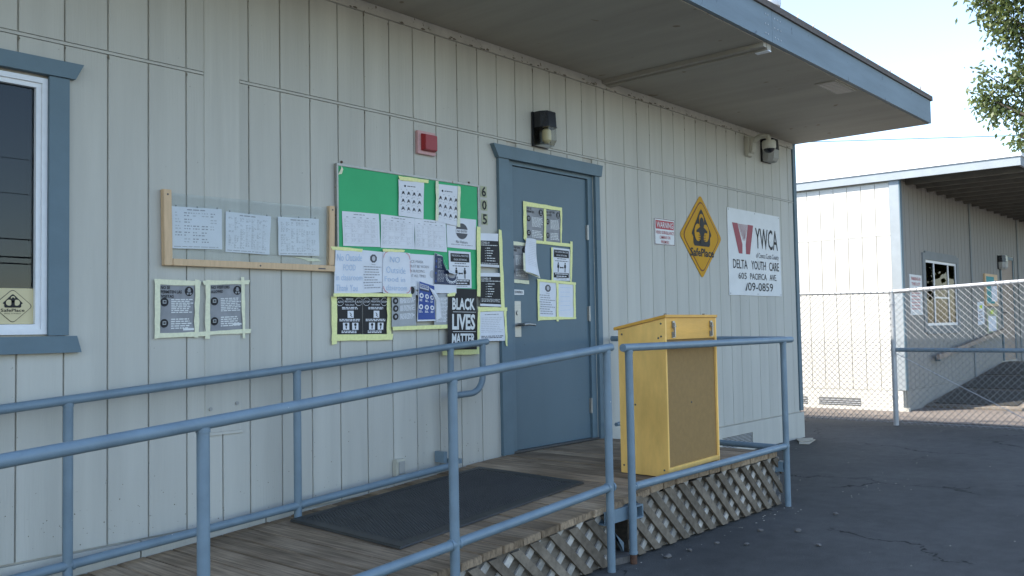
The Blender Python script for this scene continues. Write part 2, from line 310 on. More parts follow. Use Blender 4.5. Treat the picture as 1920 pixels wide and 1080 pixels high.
Q={'board':[(3.346,2.263),(4.577,2.273),(4.544,1.537),(3.368,1.514)],
'hand1':[(3.832,2.226),(4.052,2.231),(4.043,1.989),(3.83,1.994)],
'hand1t':[(3.828,2.245),(4.093,2.248),(4.088,2.227),(3.836,2.22)],
'hand2':[(4.165,2.233),(4.385,2.237),(4.377,1.964),(4.151,1.984)],
'hand2t1':[(4.156,2.25),(4.182,2.252),(4.173,1.986),(4.149,1.987)],
'hand2t2':[(4.361,2.239),(4.388,2.237),(4.377,1.961),(4.35,1.962)],
'cal1':[(3.388,1.986),(3.671,1.992),(3.679,1.788),(3.393,1.78)],
'cal2':[(3.687,1.992),(3.969,1.989),(3.968,1.79),(3.685,1.784)],
'cal3':[(3.969,1.989),(4.245,1.99),(4.255,1.786),(3.968,1.79)],
'noentry':[(4.257,2.022),(4.546,2.025),(4.538,1.817),(4.26,1.819)],
'food1':[(3.329,1.75),(3.537,1.758),(3.531,1.5),(3.314,1.497)],
'food1t1':[(3.291,1.771),(3.535,1.767),(3.527,1.749),(3.302,1.751)],
'food1t2':[(3.307,1.497),(3.699,1.503),(3.699,1.481),(3.309,1.477)],
'octa':[(3.535,1.762),(3.701,1.758),(3.691,1.51),(3.529,1.5)],
'food2':[(3.695,1.766),(3.919,1.762),(3.921,1.504),(3.686,1.505)],
'food2t1':[(3.686,1.776),(3.87,1.78),(3.866,1.765),(3.69,1.761)],
'food2t2':[(3.699,1.505),(3.927,1.504),(3.927,1.483),(3.699,1.484)],
'mask':[(3.72,1.759),(4.142,1.76),(4.132,1.494),(3.716,1.5)],
'navy':[(4.138,1.776),(4.34,1.758),(4.334,1.514),(4.121,1.511)],
'navyt':[(4.242,1.509),(4.325,1.521),(4.309,1.496),(4.246,1.492)],
'social':[(4.27,1.797),(4.483,1.798),(4.488,1.552),(4.276,1.548)],
'blue':[(3.987,1.591),(4.124,1.561),(4.131,1.332),(3.97,1.329)],
'stopa':[(3.352,1.476),(3.545,1.48),(3.544,1.254),(3.351,1.258)],
'stopb':[(3.554,1.48),(3.749,1.482),(3.735,1.252),(3.551,1.255)],
'stopt1':[(3.31,1.479),(3.353,1.479),(3.349,1.203),(3.313,1.197)],
'stopt2':[(3.311,1.257),(3.784,1.253),(3.779,1.215),(3.311,1.22)],
'stopt3':[(3.741,1.483),(3.773,1.483),(3.772,1.218),(3.735,1.215)],
'grey1':[(3.767,1.534),(3.968,1.554),(3.971,1.305),(3.765,1.296)],
'grey2':[(4.132,1.507),(4.258,1.509),(4.254,1.3),(4.128,1.298)],
'greyt':[(3.767,1.298),(4.252,1.307),(4.251,1.282),(3.771,1.274)],
'blm':[(4.259,1.545),(4.529,1.544),(4.525,1.145),(4.241,1.15)],
'blmt':[(4.194,1.197),(4.577,1.17),(4.576,1.108),(4.192,1.107)],
'covid1':[(4.58,1.934),(4.762,1.942),(4.767,1.703),(4.572,1.704)],
'covid2':[(4.574,1.659),(4.791,1.665),(4.788,1.427),(4.563,1.432)],
'covt1':[(4.542,1.978),(4.576,1.973),(4.567,1.497),(4.532,1.496)],
'covt2':[(4.766,1.975),(4.796,1.969),(4.816,1.417),(4.776,1.417)],
'wsheet':[(4.559,1.39),(4.806,1.397),(4.814,1.188),(4.549,1.189)],
'wst1':[(4.537,1.425),(4.841,1.423),(4.84,1.398),(4.536,1.393)],
'wst2':[(4.803,1.401),(4.829,1.401),(4.838,1.15),(4.816,1.153)],
'wst3':[(4.533,1.393),(4.559,1.393),(4.549,1.184),(4.524,1.184)],
'n1':[(2.256,1.524),(2.444,1.527),(2.443,1.282),(2.256,1.278)],
'n1t1':[(2.228,1.548),(2.481,1.547),(2.478,1.522),(2.23,1.522)],
'n1t2':[(2.231,1.55),(2.258,1.549),(2.257,1.257),(2.229,1.255)],
'n1t3':[(2.449,1.554),(2.473,1.551),(2.465,1.256),(2.439,1.255)],
'n1t4':[(2.232,1.281),(2.503,1.287),(2.501,1.262),(2.232,1.259)],
'n2':[(2.531,1.529),(2.723,1.539),(2.723,1.294),(2.532,1.287)],
'n2t1':[(2.489,1.549),(2.765,1.559),(2.76,1.538),(2.493,1.526)],
'n2t2':[(2.505,1.554),(2.532,1.554),(2.528,1.249),(2.501,1.249)],
'n2t3':[(2.716,1.574),(2.735,1.575),(2.739,1.246),(2.719,1.246)],
'n2t4':[(2.503,1.287),(2.771,1.297),(2.768,1.275),(2.501,1.267)],
'c1':[(2.32,1.921),(2.599,1.929),(2.602,1.716),(2.321,1.707)],
'c2':[(2.624,1.92),(2.904,1.916),(2.893,1.702),(2.623,1.705)],
'c3':[(2.947,1.918),(3.225,1.927),(3.229,1.712),(2.952,1.703)],
'casel':[(2.262,1.999),(2.305,2.0),(2.315,1.619),(2.271,1.617)],
'caseb':[(2.315,1.651),(3.305,1.661),(3.305,1.625),(2.315,1.619)],
'caser':[(3.293,2.008),(3.334,2.009),(3.318,1.623),(3.288,1.658)],
'd1':[(5.131,2.177),(5.337,2.176),(5.329,1.925),(5.129,1.927)],
'd2':[(5.363,2.168),(5.542,2.174),(5.534,1.922),(5.356,1.923)],
'd1t1':[(5.095,2.211),(5.563,2.201),(5.559,2.177),(5.112,2.175)],
'd1t2':[(5.095,2.209),(5.131,2.184),(5.129,1.906),(5.094,1.932)],
'd1t3':[(5.336,2.176),(5.364,2.176),(5.356,1.923),(5.328,1.924)],
'd1t4':[(5.126,1.929),(5.689,1.926),(5.68,1.901),(5.126,1.906)],
'd1t5':[(5.539,2.181),(5.562,2.183),(5.547,1.921),(5.531,1.92)],
'd3':[(4.942,1.878),(5.128,1.879),(5.143,1.631),(4.935,1.633)],
'd3t1':[(4.92,1.909),(5.143,1.899),(5.138,1.879),(4.931,1.878)],
'd3t2':[(4.921,1.912),(4.944,1.888),(4.936,1.609),(4.918,1.608)],
'd3t3':[(4.918,1.631),(5.142,1.624),(5.145,1.597),(4.921,1.608)],
'd4':[(5.107,1.936),(5.218,1.929),(5.19,1.647),(5.027,1.684)],
'd5':[(5.437,1.887),(5.658,1.884),(5.649,1.636),(5.426,1.635)],
'd5t1':[(5.657,1.945),(5.685,1.946),(5.667,1.628),(5.643,1.628)],
'd5t2':[(5.415,1.886),(5.439,1.887),(5.43,1.632),(5.413,1.631)],
'd6':[(5.262,1.627),(5.476,1.618),(5.467,1.343),(5.25,1.349)],
'd7':[(5.491,1.609),(5.703,1.609),(5.694,1.353),(5.486,1.343)],
'd6t1':[(5.237,1.641),(5.72,1.625),(5.716,1.605),(5.244,1.622)],
'd6t2':[(5.241,1.631),(5.267,1.627),(5.257,1.33),(5.238,1.327)],
'd6t3':[(5.471,1.618),(5.496,1.612),(5.49,1.321),(5.463,1.321)],
'd6t4':[(5.239,1.359),(5.711,1.353),(5.71,1.338),(5.238,1.33)],
'd6t5':[(5.687,1.614),(5.71,1.611),(5.707,1.338),(5.68,1.338)],
'sonitrol':[(4.925,1.558),(5.09,1.552),(5.089,1.519),(4.924,1.511)],
'plate':[(4.967,1.469),(5.045,1.473),(5.043,1.213),(4.966,1.211)],
'warn':[(6.854,2.228),(7.201,2.229),(7.194,1.995),(6.855,1.99)],
'yw':[(8.214,2.442),(9.397,2.436),(9.401,1.567),(8.205,1.565)],
'dia':[(7.677,2.506),(8.085,2.13),(7.663,1.713),(7.283,2.103)],
'sticker':[(1.516,1.482),(1.678,1.493),(1.676,1.339),(1.517,1.34)],
'num6':[(4.61,2.273),(4.687,2.274),(4.679,2.19),(4.613,2.191)],
'num0':[(4.613,2.176),(4.69,2.18),(4.682,2.1),(4.617,2.098)],
'num5':[(4.616,2.08),(4.693,2.082),(4.68,2.003),(4.619,1.998)]}
# ================================================================ GROUND
def asphalt():
    m = bpy.data.materials.new('asphalt'); m.use_nodes = True; N = m.node_tree.nodes; Lk = m.node_tree.links.new
    b = N['Principled BSDF']; b.inputs['Roughness'].default_value = .88; b.inputs['Specular IOR Level'].default_value = .25
    g = N.new('ShaderNodeNewGeometry')
    def noise(sc_, d=5, r=.6):
        t = N.new('ShaderNodeTexNoise'); t.inputs['Scale'].default_value = sc_; t.inputs['Detail'].default_value = d; t.inputs['Roughness'].default_value = r; Lk(g.outputs['Position'], t.inputs[0]); return t
    def rng(src, a, b_, c, d):
        r = N.new('ShaderNodeMapRange'); r.inputs[1].default_value = a; r.inputs[2].default_value = b_; r.inputs[3].default_value = c; r.inputs[4].default_value = d; Lk(src, r.inputs[0]); return r.outputs[0]
    def mul(a, b_):
        q = N.new('ShaderNodeMath'); q.operation = 'MULTIPLY'; Lk(a, q.inputs[0]); Lk(b_, q.inputs[1]); return q.outputs[0]
    big = noise(.7, 4); fine = noise(160, 3); mid = noise(9, 5)
    v = mul(mul(rng(big.outputs[0], .3, .7, .76, 1.26), rng(fine.outputs[0], .3, .7, .72, 1.3)), rng(mid.outputs[0], .3, .7, .86, 1.14))
    # long wandering cracks: edges of large distorted cells, broken up by a mask
    ds = N.new('ShaderNodeVectorMath'); ds.operation = 'MULTIPLY_ADD'; nz = noise(2.2, 5); Lk(nz.outputs['Color'], ds.inputs[0]); ds.inputs[1].default_value = (.75, .75, 0); Lk(g.outputs['Position'], ds.inputs[2])
    fl = N.new('ShaderNodeVectorMath'); fl.operation = 'MULTIPLY'; Lk(ds.outputs[0], fl.inputs[0]); fl.inputs[1].default_value = (1, 1, 0)
    vo = N.new('ShaderNodeTexVoronoi'); vo.feature = 'DISTANCE_TO_EDGE'; vo.inputs['Scale'].default_value = .62; Lk(fl.outputs[0], vo.inputs[0])
    mk = rng(noise(.9, 2).outputs[0], .46, .54, 0, 1)
    wdt = rng(noise(30, 3).outputs[0], .3, .7, .002, .010)
    lt = N.new('ShaderNodeMath'); lt.operation = 'LESS_THAN'; Lk(vo.outputs['Distance'], lt.inputs[0]); Lk(wdt, lt.inputs[1])
    crack = mul(lt.outputs[0], mk)
    # pale grit
    sp = noise(75, 1, .3); grit = rng(sp.outputs[0], .77, .79, 0, 1)
    sc_ = N.new('ShaderNodeVectorMath'); sc_.operation = 'SCALE'; sc_.inputs[0].default_value = (.074, .072, .067); Lk(v, sc_.inputs['Scale'])
    m1 = N.new('ShaderNodeMix'); m1.data_type = 'RGBA'; Lk(crack, m1.inputs[0]); Lk(sc_.outputs[0], m1.inputs[6]); m1.inputs[7].default_value = (.018, .017, .016, 1)
    m2 = N.new('ShaderNodeMix'); m2.data_type = 'RGBA'; Lk(grit, m2.inputs[0]); Lk(m1.outputs[2], m2.inputs[6]); m2.inputs[7].default_value = (.17, .165, .155, 1)
    Lk(m2.outputs[2], b.inputs['Base Color'])
    bp = N.new('ShaderNodeBump'); bp.inputs['Strength'].default_value = .55; bp.inputs['Distance'].default_value = .006; Lk(fine.outputs[0], bp.inputs['Height']); Lk(bp.outputs[0], b.inputs['Normal'])
    return m
M['asphalt'] = asphalt()
M['sunasphalt'] = mat('sun_tinted_worn_asphalt', (.15, .125, .105), .9, .2, (2.5, 2.5, 2.5), .4, (120, 120, 120), spots=(.09, .08, .07), spot_scale=3, spot_thr=.6)  # lot asphalt lightened and warmed: sunlight put into the colour
tag(MB().add([(-400, -400, 0), (500, -400, 0), (500, 400, 0), (-400, 400, 0)], [(0, 1, 2, 3)]).build('asphalt_lot', 'asphalt'), kind='structure')
# asphalt between fence and far building, worn, with sunlight put into its colour
nv = 24; b = MB(); L1 = []; L2 = []
for i in range(nv+1):
    y = -9+18*i/nv; L1.append((11.98+.05*math.sin(i*1.3)-.03*y+.03*math.sin(i*3.1), y, .004)); L2.append((40, y, .004))
b.add(L1+L2, [(i, i+1, nv+2+i, nv+1+i) for i in range(nv)])
tag(b.build('sun_tinted_pavement', 'sunasphalt'), kind='structure')

# ================================================================ MAIN BUILDING
XL, XR, YB = -5.0, 9.85, 8.5
ZS, ZT, ZB = 2.633, 3.30, .285
bld = thing('portable_building', (9.8, 0, 0), 'long beige grooved-siding portable building with blue trim and a deep flat overhang', 'building')
WX0, WX1, WZ0, WZ1 = .30, 1.722, 1.285, 2.452      # window opening
DX0, DX1, DZ0, DZ1 = 4.90, 5.952, .382, 2.49        # door opening
def wallring(y0, y1):
    b = MB()
    b.box(XL, WX0, y0, y1, 0, ZT); b.box(WX0, WX1, y0, y1, 0, WZ0); b.box(WX0, WX1, y0, y1, WZ1, ZT); b.box(WX1, DX0, y0, y1, 0, ZT)
    b.box(DX0, DX1, y0, y1, DZ1, ZT); b.box(DX0, DX1, y0, y1, 0, DZ0-.02); b.box(DX1, XR-.02, y0, y1, 0, ZT)
    return b
wall = wallring(.012, .14).build('wall', 'groove', bld)
b = MB(); b.box(XL, XL+.1, .14, YB, 0, ZT); b.box(XR-.12, XR-.02, .14, YB, 0, ZT); b.box(XL+.1, XR-.12, YB-.1, YB, 0, ZT); b.build('outer_wall', 'siding', bld)
lines = [1.5948+.2032*n for n in range(-13, 6)]+[2.775+.2032*n for n in range(0, 17)]+[6.133, 6.413]+[6.413+.2032*n for n in range(1, 17)]+[9.785]
g2 = .003
for a, c in zip(lines, lines[1:]):
    x0, x1 = a+g2, c-g2
    if x1-x0 < .02: continue
    segs = [(ZB+.006, ZS-.008), (ZS+.013, 3.235)]
    if x0 < WX1 and x1 > WX0: segs = [(ZB+.006, 1.24), (2.50, ZS-.008), (ZS+.013, 3.235)]
    xa, xb = x0, x1
    if xa < DX1 and xb > DX0:
        if xa < DX0 and DX0-xa > .06: segs0 = [(ZB+.006, ZS-.008)]; MB().board(xa, DX0, ZB+.006, ZS-.008, rnd.uniform(-.0008, .0008), .012).build('siding_board', 'siding', wall); segs = [(ZS+.013, 3.235)]
        elif xb > DX1 and xb-DX1 > .03: MB().board(DX1, xb, ZB+.006, ZS-.008, rnd.uniform(-.0008, .0008), .012).build('siding_board', 'siding', wall); segs = [(ZS+.013, 3.235)]
        else: segs = [(2.50, ZS-.008), (ZS+.013, 3.235)]
    for z0, z1 in segs:
        MB().board(xa, xb, z0, z1, rnd.uniform(-.0008, .0008), .012).build('siding_board', 'siding', wall)
# z-flashing along the seam, broken by the patch board
for x0, x1 in ((XL, 2.503), (2.717, 9.785)): MB().prism([(x0, .011, ZS+.011), (x0, -.001, ZS+.009), (x0, -.0035, ZS+.001), (x0, -.0035, ZS-.005), (x0, .011, ZS-.005)], (x1-x0, 0, 0)).build('seam_flashing', 'flash', bld)
MB().board(2.506, 2.716, .763, 3.236, -.0045, .005, .003).build('patch_board', 'patch', bld)
MB().box(2.50, 2.722, -.008, .005, .748, .762).build('patch_drip_edge', 'flash', bld)
for x, z in ((2.69, .905), (2.535, .885)): MB().tube([(x, -.004, z), (x, -.011, z)], .010, 8).build('bolt_head', 'grey', bld)
R3 = random.Random(12); b = MB()
def blot(b, x, z, r, y=-.0016, sx=1, sz=1):
    n = 7; b.add([(x+math.cos(k*2*math.pi/n)*r*sx*R3.uniform(.4, 1.2), y, z+math.sin(k*2*math.pi/n)*r*sz*R3.uniform(.4, 1.2)) for k in range(n)], [tuple(range(n))])
for k in range(150): blot(b, R3.uniform(1.3, 4.7), .30+abs(R3.gauss(0, .16)), R3.uniform(.0015, .004))
for k in range(45): blot(b, R3.uniform(6.1, 9.7), .30+abs(R3.gauss(0, .2)), R3.uniform(.0015, .004))
tag(b.build('splash_dirt', 'smudge', bld), kind='stuff')
b = MB()
for a in lines:
    if 2.4 < a < 9.7 and R3.random() < .75: blot(b, a+R3.uniform(-.006, .006), 3.222+R3.uniform(-.02, .008), R3.uniform(.006, .014), sx=.7, sz=1.8)
    if a > 1 and R3.random() < .5: blot(b, a, R3.uniform(2.68, 3.2), R3.uniform(.004, .008), sx=.6, sz=2)
    if a > 1 and R3.random() < .6 and not 4.7 < a < 6.05: blot(b, a+.002, ZS-.02, R3.uniform(.004, .009), sx=.7, sz=1.6)
tag(b.build('cobweb_dirt', 'smudge', bld), kind='stuff')
b = MB()
for k in range(60): blot(b, R3.uniform(3.2, 9.7), 3.237+R3.uniform(0, .012), R3.uniform(.004, .012), y=-.0195, sx=2.2, sz=.8)
tag(b.build('trim_dirt', 'smudge', bld), kind='stuff')
# bottom skirt, in lengths
xs = [XL, -1.2, .9, 2.16, 2.86, 3.95, 4.90]
for a, c in zip(xs, xs[1:]): box('skirt_board', 'siding', bld, a+.004, c-.004, -.012+rnd.uniform(-.003, .002), .012, 0, ZB-.004)
for a, c in zip([5.95, 7.96, 8.60, 9.22], [7.96, 8.60, 9.22, 9.865]):
    if a == 7.96: box('skirt_board', 'siding', bld, a, c, -.018, .012, .178, ZB-.004); box('skirt_board', 'siding', bld, a, c, -.018, .012, 0, .06)
    else: box('skirt_board', 'siding', bld, a+.001, c-.001, -.018, .012, 0, ZB-.004)
vt = box('foundation_vent', 'screen', bld, 7.96, 8.60, -.006, .012, .06, .178)
for k in range(8): box('louver', 'galv', vt, 7.97, 8.59, -.012, -.004, .066+k*.014, .070+k*.014)
# trim at soffit, corner board
MB().board(XL, 9.785, 3.236, 3.299, -.018, .012, .004).build('soffit_trim', 'trimpaint', bld)
box('corner_board', 'blue', bld, 9.788, 9.862, -.014, .03, .30, 3.299)
# soffit panels, battens and vent
YO = -1.44
for a, c in ((XL, 2.6), (2.603, 6.10), (6.20, 7.35), (7.353, 9.855)): box('soffit_panel', 'soffit', bld, a, c, YO, .0, 3.30, 3.312)
box('soffit_batten', 'soffit', bld, 6.085, 6.135, YO, -.02, 3.270, 3.306); box('soffit_batten', 'soffit', bld, 6.145, 6.205, YO, -.02, 3.258, 3.306)
box('batten_tip', 'white', bld, 6.155, 6.20, YO-.005, YO+.10, 3.250, 3.2575)
sv = box('soffit_vent', 'soffit', bld, 7.47, 7.96, -1.42, -1.24, 3.293, 3.2995)
for k in range(9): box('slot', 'hole', sv, 7.50+k*.05, 7.53+k*.05, -1.405, -1.255, 3.2915, 3.2935)
# fascia, drip edge, roof
for a, c in ((XL, 6.16), (6.163, 9.875)): box('fascia_board', 'fascia', bld, a, c, -1.475, -1.441, 3.306, 3.54)
box('fascia_board', 'fascia', bld, 9.8565, 9.89, -1.44, YB, 3.306, 3.54)
for xx in (6.05, 6.09, 6.20, 6.25, 6.30):
    for zz in (3.35, 3.42, 3.49): MB().tube([(xx, -1.474, zz), (xx, -1.4785, zz)], .006, 6).build('nail_head', 'galv', bld)
box('drip_edge', 'drip', bld, XL, 9.90, -1.492, -1.40, 3.541, 3.565)
MB().box(XL, 9.905, -1.49, YB, 3.566, 3.59).build('roof', 'roofing', bld)
for k in range(12): MB().tube([(6.6+k*.29+rnd.uniform(-.04, .04), -1.488, 3.58), (6.6+k*.29, -1.49, 3.60+rnd.uniform(.004, .022))], .005, 5).build('roof_screw', 'casewood', bld)
rv = thing('roof_vent', (6.5, -1.3, 3.59), 'white capped vent pipe standing on the roof edge at top', 'vent')
MB().lathe((6.5, -1.3, 3.59), [(.06, 0), (.06, .12)], 16).build('pipe', 'white', rv, True)
MB().lathe((6.5, -1.3, 3.59), [(.085, .10), (.09, .12), (.09, .2), (.07, .23)], 16).build('cap', 'white', rv, True)
# ---- window
win = MB()
win.box(WX0, WX0+.012, .0, .1, WZ0, WZ1); win = win.build('window', 'white', bld)
b = MB()
for i, (d, y0, y1) in enumerate(((.0, -.004, .05), (.022, .006, .055))):   # stepped vinyl frame
    t = .024
    b.box(WX0+d, WX1-d, y0, y1, WZ1-d-t, WZ1-d-.0005*i); b.box(WX0+d, WX1-d, y0, y1, WZ0+d+.0005*i, WZ0+d+t)
    b.box(WX0+d, WX0+d+t, y0+.0006, y1, WZ0+d+t, WZ1-d-t); b.box(WX1-d-t, WX1-d, y0+.0006, y1, WZ0+d+t, WZ1-d-t)
b.build('frame', 'white', win)
box('mullion', 'white', win, .985, 1.02, .01, .05, WZ0+.046, WZ1-.046)
box('pane', 'pane', win, WX0+.046, .985, .03, .036, WZ0+.046, WZ1-.046); box('pane', 'pane', win, 1.02, WX1-.046, .03, .036, WZ0+.046, WZ1-.046)
box('side_casing', 'blue', win, WX1+.001, 1.812, -.022, .0, WZ0-.006, WZ1+.012); box('side_casing', 'blue', win, WX0-.09, WX0-.001, -.022, .0, WZ0-.006, WZ1+.012)
MB().prism([(.145, -.034, 2.541), (1.873, -.034, 2.541), (1.835, -.034, 2.466), (.183, -.034, 2.466)], (0, .034, 0)).build('head_casing', 'blue', win)
MB().prism([(.165, -.032, 1.276), (1.845, -.032, 1.276), (1.866, -.032, 1.20), (.144, -.032, 1.20)], (0, .032, 0)).build('sill_casing', 'blue', win)
# dark room behind the pane
b = MB(); b.box(WX0-.4, WX1+.4, 1.2, 1.22, 1.0, 2.7); b.build('room_back_wall', 'dark', bld)
b = MB(); b.box(WX0-.4, WX0-.38, .141, 1.2, 1.0, 2.7); b.box(WX1+.38, WX1+.4, .141, 1.2, 1.0, 2.7); b.box(WX0-.4, WX1+.4, .141, 1.2, 2.7, 2.72); b.box(WX0-.4, WX1+.4, .141, 1.2, .98, 1.0); b.build('room_side_wall', 'dark', bld)
box('roller_blind', 'blind', bld, WX0+.03, WX1-.03, .16, .165, WZ0-.05, WZ1+.05)
# ---- door
LX0, LX1, LZ0, LZ1 = 4.969, 5.883, .398, 2.456
door = box('door', 'door', bld, LX0, LX1, .022, .066, LZ0, LZ1)
b = MB(); b.box(4.899, LX0-.004, .004, .10, .384, 2.4605); b.box(LX1+.004, 5.953, .004, .10, .384, 2.4605); b.box(4.899, 5.953, .004, .10, 2.461, 2.492); b.build('door_frame', 'blue', door)
box('side_casing', 'blue', door, 4.787, 4.898, -.026, .0, .384, 2.4895); box('side_casing', 'blue', door, 5.954, 6.012, -.026, .0, .384, 2.4895)
MB().prism([(4.722, -.04, 2.582), (6.045, -.04, 2.582), (6.025, -.04, 2.49), (4.775, -.04, 2.49)], (0, .04, 0)).build('head_casing', 'blue', door)
box('threshold', 'hole', door, 4.902, 5.95, -.012, .1, .3835, .396)
for z in (2.03, 1.38, .65):
    h = MB(); h.tube([(5.886, .012, z-.06), (5.886, .012, z+.06)], .009, 10); h.box(5.868, 5.886, .017, .0215, z-.057, z+.057); h.build('hinge', 'steel', door, True)
pl = MB().board(4.972, 5.046, 1.211, 1.471, .012, .0218, .003).build('handle_plate', 'steel', door)
MB().tube([(5.008, .013, 1.385), (5.008, .006, 1.385)], .017, 14).build('key_cylinder', 'steel', pl, True)
h = MB(); h.tube([(5.012, .013, 1.30), (5.012, -.045, 1.30)], .012, 10); h.tube([(5.004, -.045, 1.30), (5.05, -.05, 1.303), (5.13, -.048, 1.297)], [.012, .0115, .010], 10); h.build('lever', 'steel', pl, True)
box('slot', 'hole', pl, 5.002, 5.014, .0105, .0125, 1.376, 1.394)
box('room_dark_panel', 'dark', bld, 4.8, 6.0, .141, .15, .3, 2.6)

# ================================================================ RAMP + LANDING
def zd(x): return .382 if x > 4.7 else .382-.07*(4.7-x)
def deckpart(name, x0, x1, label, pw=.138):
    t = thing(name, ((x0+x1)/2, -.75, 0), label, name.split('_')[-1]); n = int(round((x1-x0)/pw)); st = (x1-x0)/n
    for i in range(n):
        a, c = x0+i*st+.003, x0+(i+1)*st-.003; dz = rnd.uniform(-.002, .002); ye = -1.475+rnd.uniform(-.006, .006)
        za, zc = zd(a)+dz, zd(c)+dz
        P = []
        MB().hexa([(a, ye, za-.036), (c, ye, zc-.036), (c, -.022, zc-.036), (a, -.022, za-.036)], [(a, ye, za), (c, ye, zc), (c, -.022, zc), (a, -.022, za)]).build('plank', 'deck', t, bevel=.003)
    return t
ramp = deckpart('wooden_ramp', -.9, 4.125, 'weathered brown plank ramp rising along the wall to the door')
land = deckpart('wooden_landing', 4.128, 6.03, 'weathered grey-brown plank landing in front of the blue door')
# rim joists / skirts behind lattice, framing
def wedge(x0, x1, y0, y1, zb, off):
    return MB().hexa([(x0, y0, zb), (x1, y0, zb), (x1, y1, zb), (x0, y1, zb)], [(x0, y0, zd(x0)-off), (x1, y0, zd(x1)-off), (x1, y1, zd(x1)-off), (x0, y1, zd(x0)-off)])
wedge(-.9, 4.02, -1.44, -1.42, .005, .04).build('skirt_panel', 'skirtwood', ramp)
wedge(-.9, 4.02, -1.462, -1.441, .02, .04) if 0 else None
wedge(4.235, 6.02, -1.44, -1.42, .005, .04).build('skirt_panel', 'skirtwood', land)
box('skirt_panel', 'skirtwood', land, 6.0, 6.02, -1.418, -.03, .005, .342)
box('end_rim', 'deckedge', land, 6.022, 6.045, -1.45, -.03, .25, .378)
for x in (.2, 1.5, 2.7, 3.9): wedge(x, x+.04, -1.40, -.05, .005, .05).build('joist', 'skirtwood', ramp)
for x in (4.30, 5.1, 5.9): box('joist', 'skirtwood', land, x, x+.04, -1.40, -.05, .005, .30)
def sqtube(b, x0, x1, y0, y1, z0, z1, t=.007):
    b.box(x0, x1, y0, y0+t, z0, z1); b.box(x0, x1, y1-t, y1, z0, z1); b.box(x0, x1, y0+t, y1-t, z0, z0+t); b.box(x0, x1, y0+t, y1-t, z1-t, z1); return b
sqtube(MB(), 3.93, 4.225, -1.49, -1.435, .232, .302).build('steel_beam', 'rail', land)
b = MB(); b.prism([(3.99, -1.45, .232), (4.03, -1.45, .232), (4.155, -1.45, .05), (4.155, -1.45, .10)], (0, .02, 0)); b.build('steel_brace', 'rail', land)
sqtube(MB(), 6.035, 6.075, -1.46, -1.40, .235, .31).build('steel_beam', 'rail', land)
MB().prism([(4.02, -1.46, .001), (4.20, -1.50, .001), (4.22, -1.36, .001), (4.0, -1.34, .001)], (0, 0, .035)).build('footing_block', 'stone', land)

# ---- lattice
def clip(poly, a, b_, c):      # keep a*x+b*z<=c
    out = []
    for i in range(len(poly)):
        p, q = poly[i], poly[(i+1) % len(poly)]; fp = a*p[0]+b_*p[1]-c; fq = a*q[0]+b_*q[1]-c
        if fp <= 0: out.append(p)
        if fp*fq < 0: t = fp/(fp-fq); out.append((p[0]+t*(q[0]-p[0]), p[1]+t*(q[1]-p[1])))
    return out
def lattice(x0, x1, top, label, bot=lambda x: .012):
    t = thing('lattice_panel', ((x0+x1)/2, -1.47, 0), label, 'lattice')
    wv = .047; pitch = .158
    for layer, (sg, y, mt) in enumerate(((1, -1.4545, 'slat2'), (-1, -1.4715, 'slat'))):
        x = x0-.7
        while x < x1+.7:
            # band through (x, .15) with slope sg*1.25
            k = sg*.88; L = math.hypot(1, k); nx, nz = -k/L, 1/L; c0 = nx*x+nz*.16
            wj = wv*rnd.uniform(.93, 1.07)*(1 if layer else .8)
            P = [(x0, -.2), (x1, -.2), (x1, .8), (x0, .8)]
            P = clip(P, nx, nz, c0+wj/2); P = clip(P, -nx, -nz, -c0+wj/2)
            ta, tb = top(x0), top(x1); s_ = (tb-ta)/(x1-x0); P = clip(P, -s_, 1, ta-s_*x0+rnd.uniform(-.004, .004))
            ba, bb = bot(x0), bot(x1); s2 = (bb-ba)/(x1-x0); P = clip(P, s2, -1, -(ba-s2*x0))
            if len(P) > 2 and max(p[0] for p in P)-min(p[0] for p in P) > .012:
                y0 = y+rnd.uniform(-.002, .001)
                MB().prism([(p[0], y0, p[1]) for p in P], (0, .016 if layer else .0115, 0)).build('slat', mt, t)
            x += pitch*rnd.uniform(.95, 1.05)
    return t
def ytube(x0, x1, z0, z1, y0, y1, t=.008):
    b = MB(); b.box(x0, x0+t, y0, y1, z0, z1); b.box(x1-t, x1, y0, y1, z0, z1); b.box(x0+t, x1-t, y0, y1, z0, z0+t); b.box(x0+t, x1-t, y0, y1, z1-t, z1)
    o = b.build('steel_outrigger', 'rail', land); box('shade_plate', 'dark', o, x0+t, x1-t, y0+.06, y0+.065, z0+t, z1-t)  # dark plate stands in for the shade inside the tube
ytube(4.185, 4.255, .228, .300, -1.515, -1.28); ytube(6.045, 6.105, .24, .31, -1.505, -1.28)
lattice(4.21, 6.10, lambda x: .337, 'weathered grey lattice panel under the landing beside the asphalt')
lattice(1.2, 3.985, lambda x: zd(x)-.045, 'weathered grey lattice panel under the ramp at the bottom edge')

# ================================================================ RAILINGS
RR = .0215
def rail_thing(loc, label): return thing('pipe_railing', loc, label, 'railing', 'blue pipe railings of the ramp and landing')
def elbow(b, p): b.lathe((p[0], p[1], p[2]-RR), [(.004, 0), (RR*.75, .005), (RR, RR), (RR*.75, 2*RR-.005), (.004, 2*RR)], 12)
def pipe(name, parent, path, r=RR): return MB().tube(path, r, 16).build(name, 'rail', parent, True)
def weld(parent, p, ax, r=RR): MB().tube([(p[0]-ax[0]*.006, p[1]-ax[1]*.006, p[2]-ax[2]*.006), (p[0]+ax[0]*.006, p[1]+ax[1]*.006, p[2]+ax[2]*.006)], r*1.12, 16).build('weld_collar', 'rail', parent, True)
FY = -1.52
fr = rail_thing((2, FY, 0), 'blue pipe railing along the outer front edge of the ramp')
ztf = lambda x: 1.163+.0795*(x-3.96); zlf = lambda x: .436+.067*(x-3.93)
